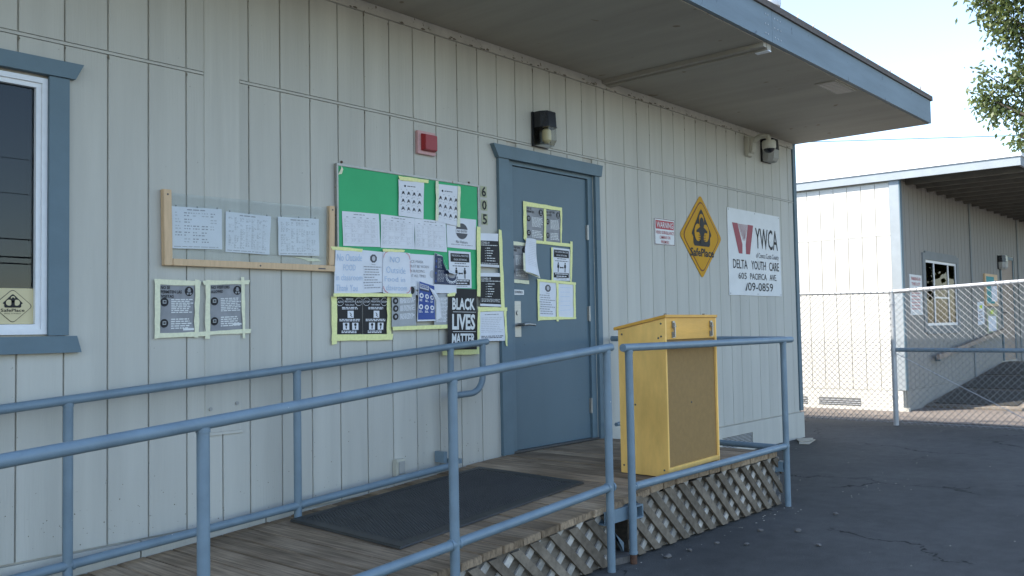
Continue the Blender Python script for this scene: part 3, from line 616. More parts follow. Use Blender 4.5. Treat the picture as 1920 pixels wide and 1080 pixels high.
pipe('top_rail', fr, [(-1.2, FY, ztf(-1.2)), (3.975, FY, ztf(3.975))]); pipe('bottom_rail', fr, [(-1.2, FY, zlf(-1.2)), (3.93, FY, zlf(3.93))])
for x in (-.85, .38, 1.612, 2.785, 3.935):
    pipe('post', fr, [(x, FY, .0), (x, FY, ztf(x)-.012)]); weld(fr, (x, FY, ztf(x)-RR-.002), (0, 0, 1)); weld(fr, (x+RR+.001, FY, zlf(x)), (1, 0, 0)); weld(fr, (x-RR-.001, FY, zlf(x)), (1, 0, 0))
RY = -.12
rr = rail_thing((3, RY, .2), 'blue pipe handrail close to the wall, ending in a return loop by the door')
ztr = lambda x: .97+.0715*(x-1.487); zlr = lambda x: .262+.058*(x-1.769)
pipe('top_rail', rr, [(-1.2, RY, ztr(-1.2)), (4.53, RY, ztr(4.53))]); pipe('bottom_rail', rr, [(-1.2, RY, zlr(-1.2)), (4.18, RY, zlr(4.18))])
for x in (-.7, .55, 1.768, 2.99, 4.18):
    pipe('post', rr, [(x, RY, zd(x)+.001), (x, RY, ztr(x)-.012)]); weld(rr, (x, RY, ztr(x)-RR-.002), (0, 0, 1)); weld(rr, (x+RR+.001, RY, zlr(x)), (1, 0, 0))
arc = [(4.483, RY, 1.17), (4.483, RY, .97)]+[(4.363+.12*math.cos(a), RY, .97+.12*math.sin(a)-.0) for a in [-math.pi/2*k/8 for k in range(1, 9)]]+[(4.19, RY, .845)]
pipe('return_loop', rr, arc)
box('wall_bracket', 'rail', rr, 4.13, 4.155, -.1, -.013, .42, .49); box('wall_bracket', 'rail', rr, 4.24, 4.29, -.1, -.013, .40, .43)
lr = rail_thing((5.1, FY, 0), 'blue pipe railing round the landing in front of the golden lectern')
pipe('top_rail', lr, [(4.085, FY, 1.158), (6.215, FY, 1.158)]); pipe('bottom_rail', lr, [(4.145, FY, .408), (6.09, FY, .418)])
for x in (4.142, 6.078):
    pipe('post', lr, [(x, FY, .05 if x < 5 else 0), (x, FY, 1.146)]); weld(lr, (x, FY, 1.158-RR-.002), (0, 0, 1))
MB().tube([(4.142, FY, 0), (4.142, FY, .049)], .019, 14).build('rusty_post_foot', 'rusty', lr, True)
weld(lr, (4.142, FY, .06), (0, 0, 1)); weld(lr, (4.166, FY, .409), (1, 0, 0)); weld(lr, (6.056, FY, .418), (1, 0, 0))
EX = 6.112
pipe('top_rail', lr, [(EX+.02, FY+.012, 1.160), (EX, -.04, 1.176)]); pipe('bottom_rail', lr, [(EX-.02, FY+.01, .40), (EX, -.12, .41)])
pipe('post', lr, [(EX, -.135, .30), (EX, -.135, 1.166)]); pipe('end_stub', lr, [(EX-.13, -.155, .50), (EX-.02, -.135, .50)], .016)

# ================================================================ MAT
mt = thing('door_mat', (3.65, -.62, .3), 'black rubber mat with raised dots lying on the ramp before the door', 'mat')
mq = [(2.925, -.135), (2.872, -1.075), (4.325, -1.065), (4.385, -.165)]
def mp(u, v, h):
    a, b_, c, d = mq; x = (1-u)*(1-v)*a[0]+(1-u)*v*b_[0]+u*v*c[0]+u*(1-v)*d[0]; y = (1-u)*(1-v)*a[1]+(1-u)*v*b_[1]+u*v*c[1]+u*(1-v)*d[1]
    return (x, y, zd(x)+.003+h)
b = MB(); b.hexa([mp(0, 1, 0), mp(1, 1, 0), mp(1, 0, 0), mp(0, 0, 0)], [mp(.004, .994, .008), mp(.996, .994, .008), mp(.996, .006, .008), mp(.004, .006, .008)]); b.build('base', 'rubber', mt)
for u0, v0, u1, v1 in ((0.004, .006, .04, .994), (.96, .006, .996, .994), (.041, .006, .959, .06), (.041, .94, .959, .994)):
    MB().hexa([mp(u0, v1, .0082), mp(u1, v1, .0082), mp(u1, v0, .0082), mp(u0, v0, .0082)], [mp(u0, v1, .011), mp(u1, v1, .011), mp(u1, v0, .011), mp(u0, v0, .011)]).build('border', 'rubber', mt)
b = MB()
for i in range(72):
    for j in range(42):
        u = .048+.905*(i+.5*(j % 2))/72; v = .07+.86*j/42; du, dv = .0042, .0072
        b.add([mp(u, v-dv, .0084), mp(u+du, v, .0084), mp(u, v+dv, .0084), mp(u-du, v, .0084), mp(u, v, .0165)], [(0, 1, 4), (1, 2, 4), (2, 3, 4), (3, 0, 4)])
tag(b.build('raised_dots', 'rubber', mt), kind='stuff')

# ================================================================ LECTERN
lec = thing('lectern', (4.97, -1.26, .384), 'golden plywood lectern with brown back panel and sloping lid on the landing', 'lectern')
FL = Vector((4.632, -1.452)); ang = R_(3.0); ex = Vector((math.cos(ang), math.sin(ang))); ey = Vector((-math.sin(ang)+.11, math.cos(ang))).normalized()
LW, LD, Z0 = .685, .35, .384
def lp(a, d, z): q = FL+ex*a+ey*d; return (q.x, q.y, z)
zt_ = lambda d: 1.318-.19*d
def lbox(a0, a1, d0, d1, z0, z1a, z1b=None):
    z1b = z1a if z1b is None else z1b
    return MB().hexa([lp(a0, d0, z0), lp(a1, d0, z0), lp(a1, d1, z0), lp(a0, d1, z0)], [lp(a0, d0, z1a), lp(a1, d0, z1a), lp(a1, d1, z1b), lp(a0, d1, z1b)])
lbox(0, .018, 0, LD, Z0, zt_(0), zt_(LD)).build('side_panel', 'ply', lec, bevel=.0015)
lbox(LW-.018, LW, 0, LD, Z0, zt_(0), zt_(LD)).build('side_panel', 'ply', lec, bevel=.0015)
lbox(.0185, LW-.0185, .012, .018, Z0+.055, 1.188).build('back_panel', 'hardboard', lec)
lbox(.0185, LW-.0185, .001, .019, 1.19, 1.3175).build('top_rail', 'ply2', lec, bevel=.0015)
lbox(.0185, LW-.0185, .001, .019, Z0+.025, Z0+.054).build('bottom_rail', 'ply', lec)
lbox(.0185, LW-.0185, .05, LD-.02, Z0+.03, Z0+.048).build('shelf', 'ply', lec); lbox(.0185, LW-.0185, .05, LD-.02, .85, .868).build('shelf', 'ply', lec)
MB().hexa([lp(-.008, -.006, zt_(-.006)+.0015), lp(LW+.008, -.006, zt_(-.006)+.0015), lp(LW+.008, LD+.03, zt_(LD+.03)+.0035), lp(-.008, LD+.03, zt_(LD+.03)+.0035)],
          [lp(-.008, -.006, zt_(-.006)+.019), lp(LW+.008, -.006, zt_(-.006)+.019), lp(LW+.008, LD+.03, zt_(LD+.03)+.022), lp(-.008, LD+.03, zt_(LD+.03)+.022)]).build('lid', 'ply2', lec, bevel=.002)
for a in (.095, LW-.085):
    c = MB(); q = lp(a, -.003, 0)
    c.box(q[0]-.016, q[0]+.016, q[1]-.004, q[1]+.003, 1.20, 1.235); c.box(q[0]-.013, q[0]+.013, q[1]-.005, q[1]+.003, 1.258, 1.30); c.box(q[0]-.006, q[0]+.006, q[1]-.014, q[1]-.004, 1.205, 1.29); c.tube([(q[0]-.018, q[1]-.010, 1.268), (q[0]+.018, q[1]-.010, 1.268)], .004, 6)
    c.build('latch', 'steel', lec, bevel=.001)
    q = lp(a-.02, .03, 0); MB().box(q[0]-.018, q[0]+.018, q[1]-.01, q[1]+.012, zt_(.03)+.0185, zt_(.03)+.034).build('hasp_knob', 'alu', lec, bevel=.002)
for d, z in ((.03, 1.285), (.05, 1.20), (.03, 1.21), (.32, 1.225), (.29, .80), (.23, .80), (.325, .43), (.03, .425)):
    q = lp(-.001, d, z); MB().tube([(q[0]+.002, q[1], q[2]), (q[0]-.0015, q[1], q[2])], .006, 8).build('screw', 'hole', lec)
q = lp(.33, .0105, .80); MB().tube([(q[0], q[1]+.002, q[2]), (q[0], q[1]-.002, q[2])], .006, 8).build('screw', 'hole', lec)
# ================================================================ WALL FITTINGS
# red alarm strobe
al = thing('fire_alarm', (4.09, 0, 2.41), 'small red fire alarm box on a faded pink plate above the bulletin board', 'alarm')
box('plate', 'pink', al, 4.005, 4.165, -.026, -.0015, 2.415, 2.565, bevel=.002); MB().hexa([(4.03, -.027, 2.435), (4.155, -.027, 2.435), (4.155, -.027, 2.548), (4.03, -.027, 2.548)], [(4.042, -.06, 2.442), (4.15, -.06, 2.442), (4.15, -.06, 2.54), (4.042, -.06, 2.54)]).build('red_box', 'red', al, bevel=.003)
def walllight(x, z, label, w=.115, sc_=1.0, lens='lens', bulb=True):
    t = thing('wall_light', (x, 0, z), label, 'light')
    box('back_plate', 'housing', t, x-w-.01, x+w+.01, -.02, -.0015, z-.125*sc_, z+.135*sc_, bevel=.003)
    pr = lambda k, zz: [(x-w, -.021, zz), (x-w*.98, -.085*k, zz), (x-w*.6, -.135*k, zz), (x+w*.6, -.135*k, zz), (x+w*.98, -.085*k, zz), (x+w, -.021, zz)]
    b = MB(); P = pr(1, z+.012*sc_); T = pr(.94, z+.133*sc_); n = 6
    b.add(P+T, [tuple(range(n)), tuple(range(n, 2*n))]+[(i, (i+1) % n, n+(i+1) % n, n+i) for i in range(n)]); b.build('housing', 'housing', t, bevel=.004)
    b = MB(); P = pr(.97, z+.011*sc_); T = pr(.80, z-.12*sc_); T = [(x+(a-x)*.93, y, c) for a, y, c in T]; Mi = pr(.96, z-.085*sc_)
    b.add(P+Mi+T, [tuple(range(n, 0, -1)) if 0 else tuple(range(2*n, 3*n))]+[(i, (i+1) % n, n+(i+1) % n, n+i) for i in range(n)]+[(n+i, n+(i+1) % n, 2*n+(i+1) % n, 2*n+i) for i in range(n)]); b.build('lens', lens, t)
    if bulb: MB().lathe((x, -.075, z-.1*sc_), [(.015, 0), (.034, .02), (.036, .06), (.034, .095), (.02, .108)], 16).build('bulb', 'bulb', t, True)
    return t
walllight(5.275, 2.752, 'black-topped wall light with clear lens above the blue door', .082)
walllight(9.11, 3.115, 'dark wall light with cloudy lens behind the security camera near the corner', .10, .95, 'grey', False)
# security camera
cm = thing('security_camera', (8.66, 0, 3.1), 'cream dome security camera on a bracket under the soffit', 'camera')
b = MB(); b.hexa([(8.625, -.045, 3.015), (8.755, -.045, 3.015), (8.755, -.001, 3.005), (8.625, -.001, 3.005)], [(8.625, -.06, 3.205), (8.755, -.06, 3.205), (8.755, -.001, 3.205), (8.625, -.001, 3.205)]); b.build('wall_box', 'cam', cm, bevel=.006)
b = MB(); b.hexa([(8.65, -.075, 3.05), (8.735, -.075, 3.05), (8.735, -.046, 3.03), (8.65, -.046, 3.03)], [(8.65, -.09, 3.20), (8.735, -.09, 3.20), (8.735, -.061, 3.20), (8.65, -.061, 3.20)]); b.build('cable_cover', 'cam', cm, bevel=.005)
MB().tube([(8.69, -.08, 3.165), (8.69, -.14, 3.195), (8.69, -.20, 3.20), (8.69, -.235, 3.185), (8.69, -.245, 3.14)], [.03, .028, .026, .026, .026], 14).build('arm', 'cam', cm, True)
MB().lathe((8.69, -.245, 3.055), [(.064, 0), (.07, .015), (.07, .07), (.06, .085), (.03, .09)], 20).build('dome_ring', 'cam', cm, True)
MB().lathe((8.69, -.245, 3.012), [(.008, 0), (.035, .008), (.052, .026), (.058, .044)], 20).build('dome', 'housing', cm, True)
# outlet box
ob = thing('outlet_box', (3.81, 0, .42), 'small grey weatherproof outlet box low on the wall behind the mat', 'outlet')
box('box', 'cam', ob, 3.775, 3.85, -.045, -.0015, .375, .478, bevel=.004); box('cover', 'grey', ob, 3.787, 3.838, -.052, -.046, .388, .465, bevel=.002)
# house number plates
for k, d in (('num6', '6'), ('num0', '0'), ('num5', '5')):
    x0, x1 = Q[k][0][0]+.006, Q[k][1][0]-.006; z1, z0 = Q[k][0][1]-.002, Q[k][3][1]+.002
    s = Sheet('house_number', [(x0, z1), (x1, z1), (x1, z0), (x0, z0)], 'dirtyyellow', -.0025, 'black digit %s on a dull yellow plate, %s of the three between board and door' % (d, {'6': 'topmost', '0': 'middle', '5': 'lowest'}[d]), 'number', 'house number digits beside the door', 0)
    s.text('black', d, .16, .05, .84, .95, .02); s.done()

# ================================================================ SIGNS
q = Q['warn']; s = Sheet('warning_sign', q, 'signwhite', -.006, 'small white sign with a red WARNING band left of the yellow diamond', 'sign', None, 0, .004); s.split = True
s.rect('signred', .06, .08, .94, .40); s.text('signwhite', 'WARNING', .10, .13, .90, .35, .012)
s.text('signred', 'VIDEO SURVEILLANCE', .06, .47, .94, .59, .004); s.text('signred', 'CAMERAS ON', .24, .65, .76, .77, .004); s.text('signred', 'PREMISES', .31, .83, .70, .94, .004)
for a in ((0.01, .01, .99, .03), (.01, .97, .99, .99), (.01, .03, .025, .97), (.975, .03, .99, .97)): s.rect('rust', *a)
s.done()
yq = [(8.21, 2.441), (9.399, 2.438), (9.401, 1.567), (8.207, 1.566)]
s = Sheet('facility_sign', yq, 'signwhite', -.008, 'large white YWCA sign with maroon logo and black lettering near the corner', 'sign', None, 0, .006); s.split = True
s.poly('maroon', [(.075, .165), (.175, .165), (.255, .405), (.25, .515), (.185, .515)], 'emblem'); s.poly('maroon', [(.365, .165), (.465, .165), (.39, .515), (.315, .515), (.315, .405)], 'emblem')
for k in range(9):
    u = .185+.0205*k; c = .285+(u-.27)*.22; s.poly('maroon', [(u, .168), (u+.0085, .168), (c+.001, .36-.02*(k % 2)), (c-.001, .36-.02*(k % 2))], 'emblem')
s.text('black', 'YWCA', .50, .185, .945, .435, .004); s.text('dink', 'of Contra Costa County', .505, .485, .955, .565, 0)
s.text('black', 'DELTA', .075, .585, .335, .69, .006); s.text('black', 'YOUTH', .41, .585, .69, .69, .006); s.text('black', 'CARE', .755, .585, .955, .69, .006)
s.text('black', '605', .165, .735, .315, .81, .002); s.text('black', 'PACIFICA', .38, .735, .70, .81, .002); s.text('black', 'AVE.', .76, .735, .90, .81, .002)
s.text('black', '09-0859', .335, .845, .82, .945, .004); s.poly('black', [(.315, .87), (.335, .845), (.305, .945), (.282, .945)], 'lettering', 2)
for u, v in ((.02, .02), (.98, .02), (.5, .02), (.02, .98), (.98, .98), (.52, .98)): s.disc('hole', u, v, .005, .007, 'screw')
s.done()
dq = [(7.283, 2.51), (8.078, 2.51), (8.078, 1.712), (7.283, 1.712)]
def rdia(r, f=1.0):
    out = []; cs = [(.5, .5-.5*f), (.5+.5*f, .5), (.5, .5+.5*f), (.5-.5*f, .5)]
    for i in range(4):
        c = Vector(cs[i]); a = Vector(cs[i-1]); b_ = Vector(cs[(i+1) % 4]); p0 = c+(a-c).normalized()*r; p1 = c+(b_-c).normalized()*r
        for k in range(5): t = k/4; out.append(tuple((1-t)**2*p0+2*t*(1-t)*c+t*t*p1))
    return out
s = Sheet('diamond_sign', dq, 'signyellow', -.007, 'yellow diamond SafePlace sign with black house emblem on the wall', 'sign', None, 0, .004, outline=rdia(.05)); s.split = True
s.poly('rust', rdia(.1, .90), 'border', 1); s.poly('signyellow', rdia(.095, .862), 'field', 2)
H_ = [(.50, .17), (.535, .20), (.72, .445), (.735, .475), (.70, .51), (.70, .585), (.675, .615), (.325, .615), (.30, .585), (.30, .51), (.265, .475), (.28, .445), (.465, .20)]
s.poly('black', H_, 'emblem', 3)
s.disc('signyellow', .50, .29, .058, .062, 'emblem', 4); s.poly('signyellow', [(.442, .29), (.558, .29), (.558, .36), (.442, .36)], 'emblem', 5)
s.disc('signyellow', .41, .455, .085, .105, 'emblem', 5); s.disc('signyellow', .59, .455, .085, .105, 'emblem', 5)
s.poly('black', [(.37, .43), (.45, .39), (.55, .39), (.63, .43), (.63, .455), (.57, .45), (.54, .49), (.54, .59), (.46, .59), (.46, .49), (.43, .45), (.37, .455)], 'emblem', 6)
s.disc('black', .5, .345, .052, .075, 'emblem', 7)
for sx in (-1, 1):
    for k in range(3): s.line('black', [(.5+sx*.04, .49+k*.028), (.5+sx*.085, .485+k*.028)], .008, 'emblem', 7)
s.text('black', 'SafePlace', .225, .64, .785, .74, .03, lv=3); s.disc('hole', .045, .5, .006, .006, 'screw'); s.disc('hole', .955, .5, .006, .006, 'screw')
s.done()
# sticker in the window
s = Sheet('window_sticker', [(1.50, 1.492), (1.676, 1.492), (1.676, 1.333), (1.50, 1.333)], 'sticker', .0275, 'cream square SafePlace sticker in the lower corner of the window', 'sticker', None, 0); s.split = True
s.poly('black', rdia(.1, .97), 'border', 1); s.poly('sticker', rdia(.1, .93), 'field', 2)
HH = [(u, .02+v*.85) for u, v in H_]; s.poly('black', HH, 'emblem', 3); s.disc('sticker', .41, .405, .075, .085, 'emblem', 4); s.disc('sticker', .59, .405, .075, .085, 'emblem', 4); s.disc('sticker', .5, .27, .05, .05, 'emblem', 4); s.disc('black', .5, .33, .045, .075, 'emblem', 5); s.poly('black', [(.46, .35), (.54, .35), (.54, .5), (.46, .5)], 'emblem', 5)
s.text('black', 'SafePlace', .22, .57, .78, .66, .012, lv=3); s.text('black', '(925) 719-0357', .30, .69, .70, .73, 0, lv=3); s.done()

# ================================================================ DISPLAY CASE WITH THREE SHEETS
case = thing('display_case', (2.8, 0, 1.62), 'pale pine three-sided frame holding a clear sheet over three papers', 'case')
def quadbox(name, q, y0, y1, m, parent): return MB().prism([(a, y0, z) for a, z in q], (0, y1-y0, 0)).build(name, m, parent, bevel=.002)
quadbox('side_rail', [(2.264, 2.0), (2.308, 2.0), (2.314, 1.62), (2.270, 1.618)], -.034, -.002, 'casewood', case); quadbox('side_rail', [(3.290, 2.008), (3.328, 2.009), (3.322, 1.662), (3.284, 1.66)], -.034, -.002, 'casewood', case)
quadbox('bottom_rail', [(2.3155, 1.654), (3.326, 1.659), (3.326, 1.624), (2.3155, 1.6195)], -.034, -.002, 'casewood', case)
MB().prism([(2.306, -.026, 1.985), (3.292, -.026, 1.995), (3.288, -.026, 1.661), (2.312, -.026, 1.656)], (0, .003, 0)).build('clear_sheet', 'acrylic', case)
for x, z in ((2.287, 1.975), (2.82, 1.638), (3.31, 1.985)): MB().tube([(x, -.0335, z), (x, -.036, z)], .005, 8).build('screw', 'hole', case)
MB().prism([(3.05, -.006, 1.700), (3.22, -.006, 1.697), (3.25, -.006, 1.682), (3.16, -.006, 1.679), (3.12, -.006, 1.69)], (0, .003, 0)).build('peeled_strip', 'tape2', case)
box('stamp', 'dink', case, 3.205, 3.255, -.0352, -.0345, 1.634, 1.641)
def schedule(s, cols, rows, hdr=True, dens=.8):
    if hdr: s.words('ink', .3, .05, .78, .085, 1, fill=.8)
    for r in range(rows):
        for c in range(cols):
            if s.r.random() > dens: continue
            u = .06+.88*c/cols; v = .13+.78*r/rows
            s.words('ink' if s.r.random() < .6 else 'ink2', u, v, u+.80/cols, v+.66/rows, 2, ragged=.6, wl=(.02, .06), fill=.4)
for k, nm in (('c1', 'left'), ('c2', 'middle'), ('c3', 'right')):
    s = Sheet('schedule_sheet', Q[k], 'paper', -.0095, 'white printed schedule behind the clear sheet, %s of three in the pine frame' % nm, 'paper', 'sheets in the pine frame', .004, seed=3)
    schedule(s, {'c1': 5, 'c2': 7, 'c3': 7}[k], {'c1': 5, 'c2': 14, 'c3': 14}[k], dens=.85); s.words('ink', .04, .945, .93, .97, 1, ragged=.1)
    for u in (.08, .5, .9): s.disc('hole', u, -.012, .014, .018, 'pin')
    qq = Q[k]; s.tape([(qq[0][0]+.01, qq[0][1]+.012), (qq[1][0]-.02, qq[1][1]+.01), (qq[1][0]-.02, qq[1][1]-.004), (qq[0][0]+.01, qq[0][1]-.003)], m='acrylic'); s.done()

# ================================================================ NOTICES
def notice(s, title, rows=((.30, .60, 8), (.70, .93, 5)), icons=(.36, .79)):
    for i, l in enumerate(title): s.text('black', l, .03, .03+i*.09, .03+min(.60, .052*len(l)), .095+i*.09, .02)
    s.disc('black', .84, .14, .125, .10); s.poly('gpaper', [(.78, .12), (.90, .12), (.87, .16), (.81, .16)], 'icon', 2); s.disc('gpaper', .84, .10, .04, .03, 'icon', 2); s.disc('gpaper', .80, .19, .03, .022, 'icon', 2); s.disc('gpaper', .88, .19, .03, .022, 'icon', 2)
    for v in icons: s.disc('black', .13, v, .115, .09); s.rect('gpaper2', .08, v-.04, .18, v+.03, 'icon', 2); s.rect('black', .10, v-.022, .16, v+.01, 'icon', 3)
    for v0, v1, n in rows: s.words('signwhite', .32, v0, .97, v1, n, ragged=.2)
s = Sheet('notice', Q['n1'], 'gpaper', -.0075, 'grey Spanish notice taped to the wall below the pine frame, left one', 'notice', 'grey visitor notices', .003)
notice(s, ['NO SE', 'PERMITEN LAS', 'VISITAS']); s.rect('signwhite', .66, .905, .99, .95, 'print', 2); s.tape('n1t2', 'n1t3', 'n1t1', 'n1t4', m='tape2'); s.done()
s = Sheet('notice', Q['n2'], 'gpaper', -.0077, 'grey NO VISITORS ALLOWED notice taped to the wall below the pine frame', 'notice', 'grey visitor notices', .003, seed=4)
notice(s, ['NO VISITORS', 'ALLOWED']); s.rect('signwhite', .68, .855, .97, .895, 'print', 2); s.tape('n2t2', 'n2t1', 'n2t4', 'n2t3', m='tape2'); s.done()

# ================================================================ BULLETIN BOARD
BX0, BX1, BZ0, BZ1 = 3.349, 4.578, 1.520, 2.268
bb = thing('bulletin_board', (3.96, 0, BZ0), 'green paper backed bulletin board in a thin metal frame left of the door', 'board')
box('backing', 'green', bb, BX0+.01, BX1-.01, -.018, -.002, BZ0+.01, BZ1-.01)
b = MB(); f = .014
for a in ((BX0, BX1, BZ1-f, BZ1), (BX0, BX1, BZ0, BZ0+f)): MB().box(a[0], a[1], -.026, -.0015, a[2], a[3]).build('frame_bar', 'alu', bb, bevel=.002)
for a in ((BX0, BX0+f), (BX1-f, BX1)): MB().box(a[0], a[1], -.026, -.0015, BZ0+f+.0005, BZ1-f-.0005).build('frame_bar', 'alu', bb, bevel=.002)
# green paper sheet with its torn, lifted corner
pts = [(BX0+.04, 2.252), (3.6, 2.249), (BX1-.018, 2.25), (BX1-.02, 1.54), (BX0+.018, 1.536), (BX0+.012, 1.9), (BX0+.012, 2.2), (BX0+.03, 2.215)]
MB().add([(x, -.0195, z) for x, z in pts], [tuple(range(len(pts)))]).build('green_paper', 'green', bb)
MB().add([(BX0+.04, -.021, 2.255), (BX0+.03, -.028, 2.235), (BX0+.012, -.024, 2.20), (BX0+.032, -.034, 2.205), (BX0+.046, -.03, 2.235)], [(0, 1, 4), (1, 3, 4), (1, 2, 3)]).build('curled_corner', 'tape2', bb)
for x, z in ((BX0+.055, 2.283), (4.50, 2.279)): MB().tube([(x, -.001, z), (x, -.006, z)], .008, 8).build('screw', 'rusty', bb)
Y1, Y2, Y3, Y4 = -.0225, -.0265, -.0305, -.0345
G = 'papers on the bulletin board'
def handwash(s):
    s.disc('black', .25, .17, .035, .03); s.words('dink', .34, .155, .80, .185, 1, fill=.7)
    for r in range(3):
        for c in range(4):
            u = .17+.22*c; v = .36+.21*r; s.poly('dink', [(u-.07, v+.06), (u-.02, v-.05), (u+.03, v-.04), (u+.08, v+.06), (u+.02, v+.01)], 'icon'); s.disc('black', u+.01, v-.01, .03, .032); s.disc('dink', u-.08, v-.09, .012, .010)
            s.words('ink2', u-.07, v+.085, u+.07, v+.10, 1, fill=.8)
s = Sheet('handwashing_poster', Q['hand1'], 'paper', Y2, 'white handwashing steps poster taped at top centre of the green board', 'poster', G, .003); handwash(s); s.tape('hand1t'); s.done()
s = Sheet('handwashing_poster', Q['hand2'], 'paper', Y2, 'white handwashing steps poster with tape down both sides, right of its twin', 'poster', G, .003, seed=9); handwash(s); s.tape('hand2t1', 'hand2t2', m='tape2'); s.done()
def calendar(s, cols=5, rows=5):
    s.words('ink', .3, .06, .72, .10, 1, fill=.6)
    for c in range(cols): u = .1+.18*c; s.words('ink', u, .15, u+.07, .175, 1, fill=.8)
    for r in range(rows+1): s.rect('ink2', .04, .21+.14*r, .93, .2145+.14*r, 'grid')
    for c in range(cols+1): s.rect('ink2', .04+.178*c, .21, .0432+.178*c, .21+.14*rows, 'grid')
    for r in range(rows):
        for c in range(cols):
            if s.r.random() < .78: s.words('ink2', .055+.178*c, .235+.14*r, .20+.178*c, .325+.14*r, 3, ragged=.7, wl=(.02, .06), fill=.4)
for k, nm, y in (('cal1', 'white calendar sheet at the lower left of the green paper', Y1), ('cal2', 'white calendar sheet in the middle under the handwashing poster', Y1), ('cal3', 'white calendar sheet overlapping its neighbour left of the NO ENTRY sheet', Y1-.002)):
    s = Sheet('calendar_sheet', Q[k], 'paper', y, nm, 'paper', G, .003, seed=len(nm)); calendar(s); s.done()
s = Sheet('no_entry_sheet', Q['noentry'], 'paper', Y1, 'white NO ENTRY No Visitors sheet with a grey disc on the board', 'sign', G, .002)
s.disc('dink', .5, .43, .20, .26, n=28); s.rect('paper', .305, .37, .695, .50, 'band', 2); s.text('dink', 'NO ENTRY', .33, .395, .67, .475, .01, lv=3); s.text('dink', 'No Visitors', .30, .74, .69, .83, 0); s.words('ink', .13, .87, .87, .91, 1, ragged=.02); s.done()
# lower row
s = Sheet('mask_sheet', Q['mask'], 'paper', Y1, 'white sheet saying face mask must be worn, partly covered by others', 'sign', G, .002)
for i, (t, u0, u1) in enumerate((('FACE MASK', .43, .76), ('MUST BE WORN', .475, .875), ('IN BUILDING', .485, .79), ('AT ALL TIMES', .49, .815))): s.text('ink', t, u0, .15+.115*i, u1, .215+.115*i, 0)
s.disc('ink2', .95, .47, .05, .10); s.done()
s = Sheet('octagon_sheet', Q['octa'], 'paper', Y2, 'white printed sheet with a dark octagon hand symbol on the board', 'paper', G, .003)
def octagon(s):
    s.disc('dink', .52, .18, .17, .105, n=8, a0=math.pi/8); s.disc('ink2', .52, .18, .08, .06, 'icon', 2); s.text('dink', 'Stop', .42, .31, .62, .34, 0)
    for r in range(9): s.words('ink', .10 if r % 3 else .05, .37+.062*r, .96, .40+.062*r, 1, ragged=.45, fill=.75)
octagon(s); s.done()
s = Sheet('handwritten_sheet', Q['food1'], 'paper', Y3, 'white sheet with faint blue handwriting at the left edge of the board', 'paper', G, .004)
for t, u0, v0, u1, v1 in (('No Outside', .06, .08, .95, .25), ('FOOD', .30, .33, .72, .47), ('in classroom', .05, .56, .96, .70), ('Thank You', .06, .80, .80, .95)): s.text('bluepen', t, u0, v0, u1, v1, -.010)
s.tape('food1t1', 'food1t2'); s.done()
s = Sheet('handwritten_sheet', Q['food2'], 'paper', Y3, 'white handwritten sheet outlined in red marker with rounded corners', 'paper', G, .004, seed=5)
for t, u0, v0, u1, v1 in (('NO', .25, .12, .60, .26), ('Outside', .12, .36, .80, .52), ('Food in', .06, .60, .78, .72), ('classroom', .10, .80, .85, .93)): s.text('bluepen', t, u0, v0, u1, v1, -.012)
for cu, cv, a in ((.17, .16, math.pi), (.83, .16, -math.pi/2), (.83, .84, 0), (.17, .84, math.pi/2)):
    s.line('redpen', [(cu+.155*math.cos(a+math.pi/2*k/7), cv+.145*math.sin(a+math.pi/2*k/7)) for k in range(8)], .013, 'marker_line', 2)
s.line('redpen', [(.985, .2), (.985, .5)], .008, 'marker_line', 2); s.tape('food2t1', 'food2t2'); s.done()
def social(s):
    s.rect('black', .08, .06, .92, .29); s.text('paper', 'THIS SCHOOL PRACTICES', .12, .095, .88, .145, .006); s.text('paper', 'SOCIAL DISTANCING', .22, .20, .80, .25, .006)
    s.words('dink', .26, .32, .76, .345, 1, ragged=0, fill=.8); s.words('dink', .16, .39, .88, .415, 1, ragged=0, fill=.8)
    for u in (.32, .70): s.disc('black', u, .47, .032, .03); s.poly('black', [(u-.045, .505), (u+.045, .505), (u+.055, .60), (u+.02, .62), (u+.022, .74), (u-.022, .74), (u-.02, .62), (u-.055, .60)], 'icon')
    s.poly('black', [(.40, .60), (.45, .565), (.45, .585), (.57, .585), (.57, .565), (.62, .60), (.57, .635), (.57, .615), (.45, .615), (.45, .635)], 'icon')
    s.rect('black', .08, .765, .92, .915); s.text('paper', 'PLEASE KEEP DISTANCE', .14, .785, .86, .82, .004) if 0 else s.words('paper', .14, .785, .86, .82, 1, ragged=0, lv=2, fill=.8); s.words('paper', .22, .855, .80, .89, 1, ragged=0, lv=2, fill=.8); s.words('dink', .24, .94, .80, .965, 1, ragged=0)
s = Sheet('distancing_poster', Q['social'], 'paper', Y1-.001, 'white poster with black bands about social distancing on the board', 'poster', G, .002); social(s); s.done()
def navy_lift(u, v): d = max(0, (u-.33)-(v*.62)); return .10*d*d*2
s = Sheet('navy_poster', Q['navy'], 'paper', Y3, 'navy blue poster with a circle of people, its top corner peeled', 'poster', G, 0, outline=[(0, 0), (.36, .05), (.40, .20), (.55, .38), (1, .46), (1, .80), (1, 1), (0, 1)])
s.poly('navy', [(.01, .01), (.36, .06), (.40, .21), (.54, .39), (.985, .47), (.985, .775), (.01, .775)], 'print', 1); s.words('paper', .08, .04, .32, .065, 1, lv=2, ragged=0); s.words('ink2', .14, .13, .36, .38, 8, lv=2, fill=.3); s.words('ink2', .14, .42, .5, .72, 9, lv=2, fill=.3)
for v in (.2, .34, .5, .7): s.disc('bluep', .07, v, .035, .03, 'icon', 2)
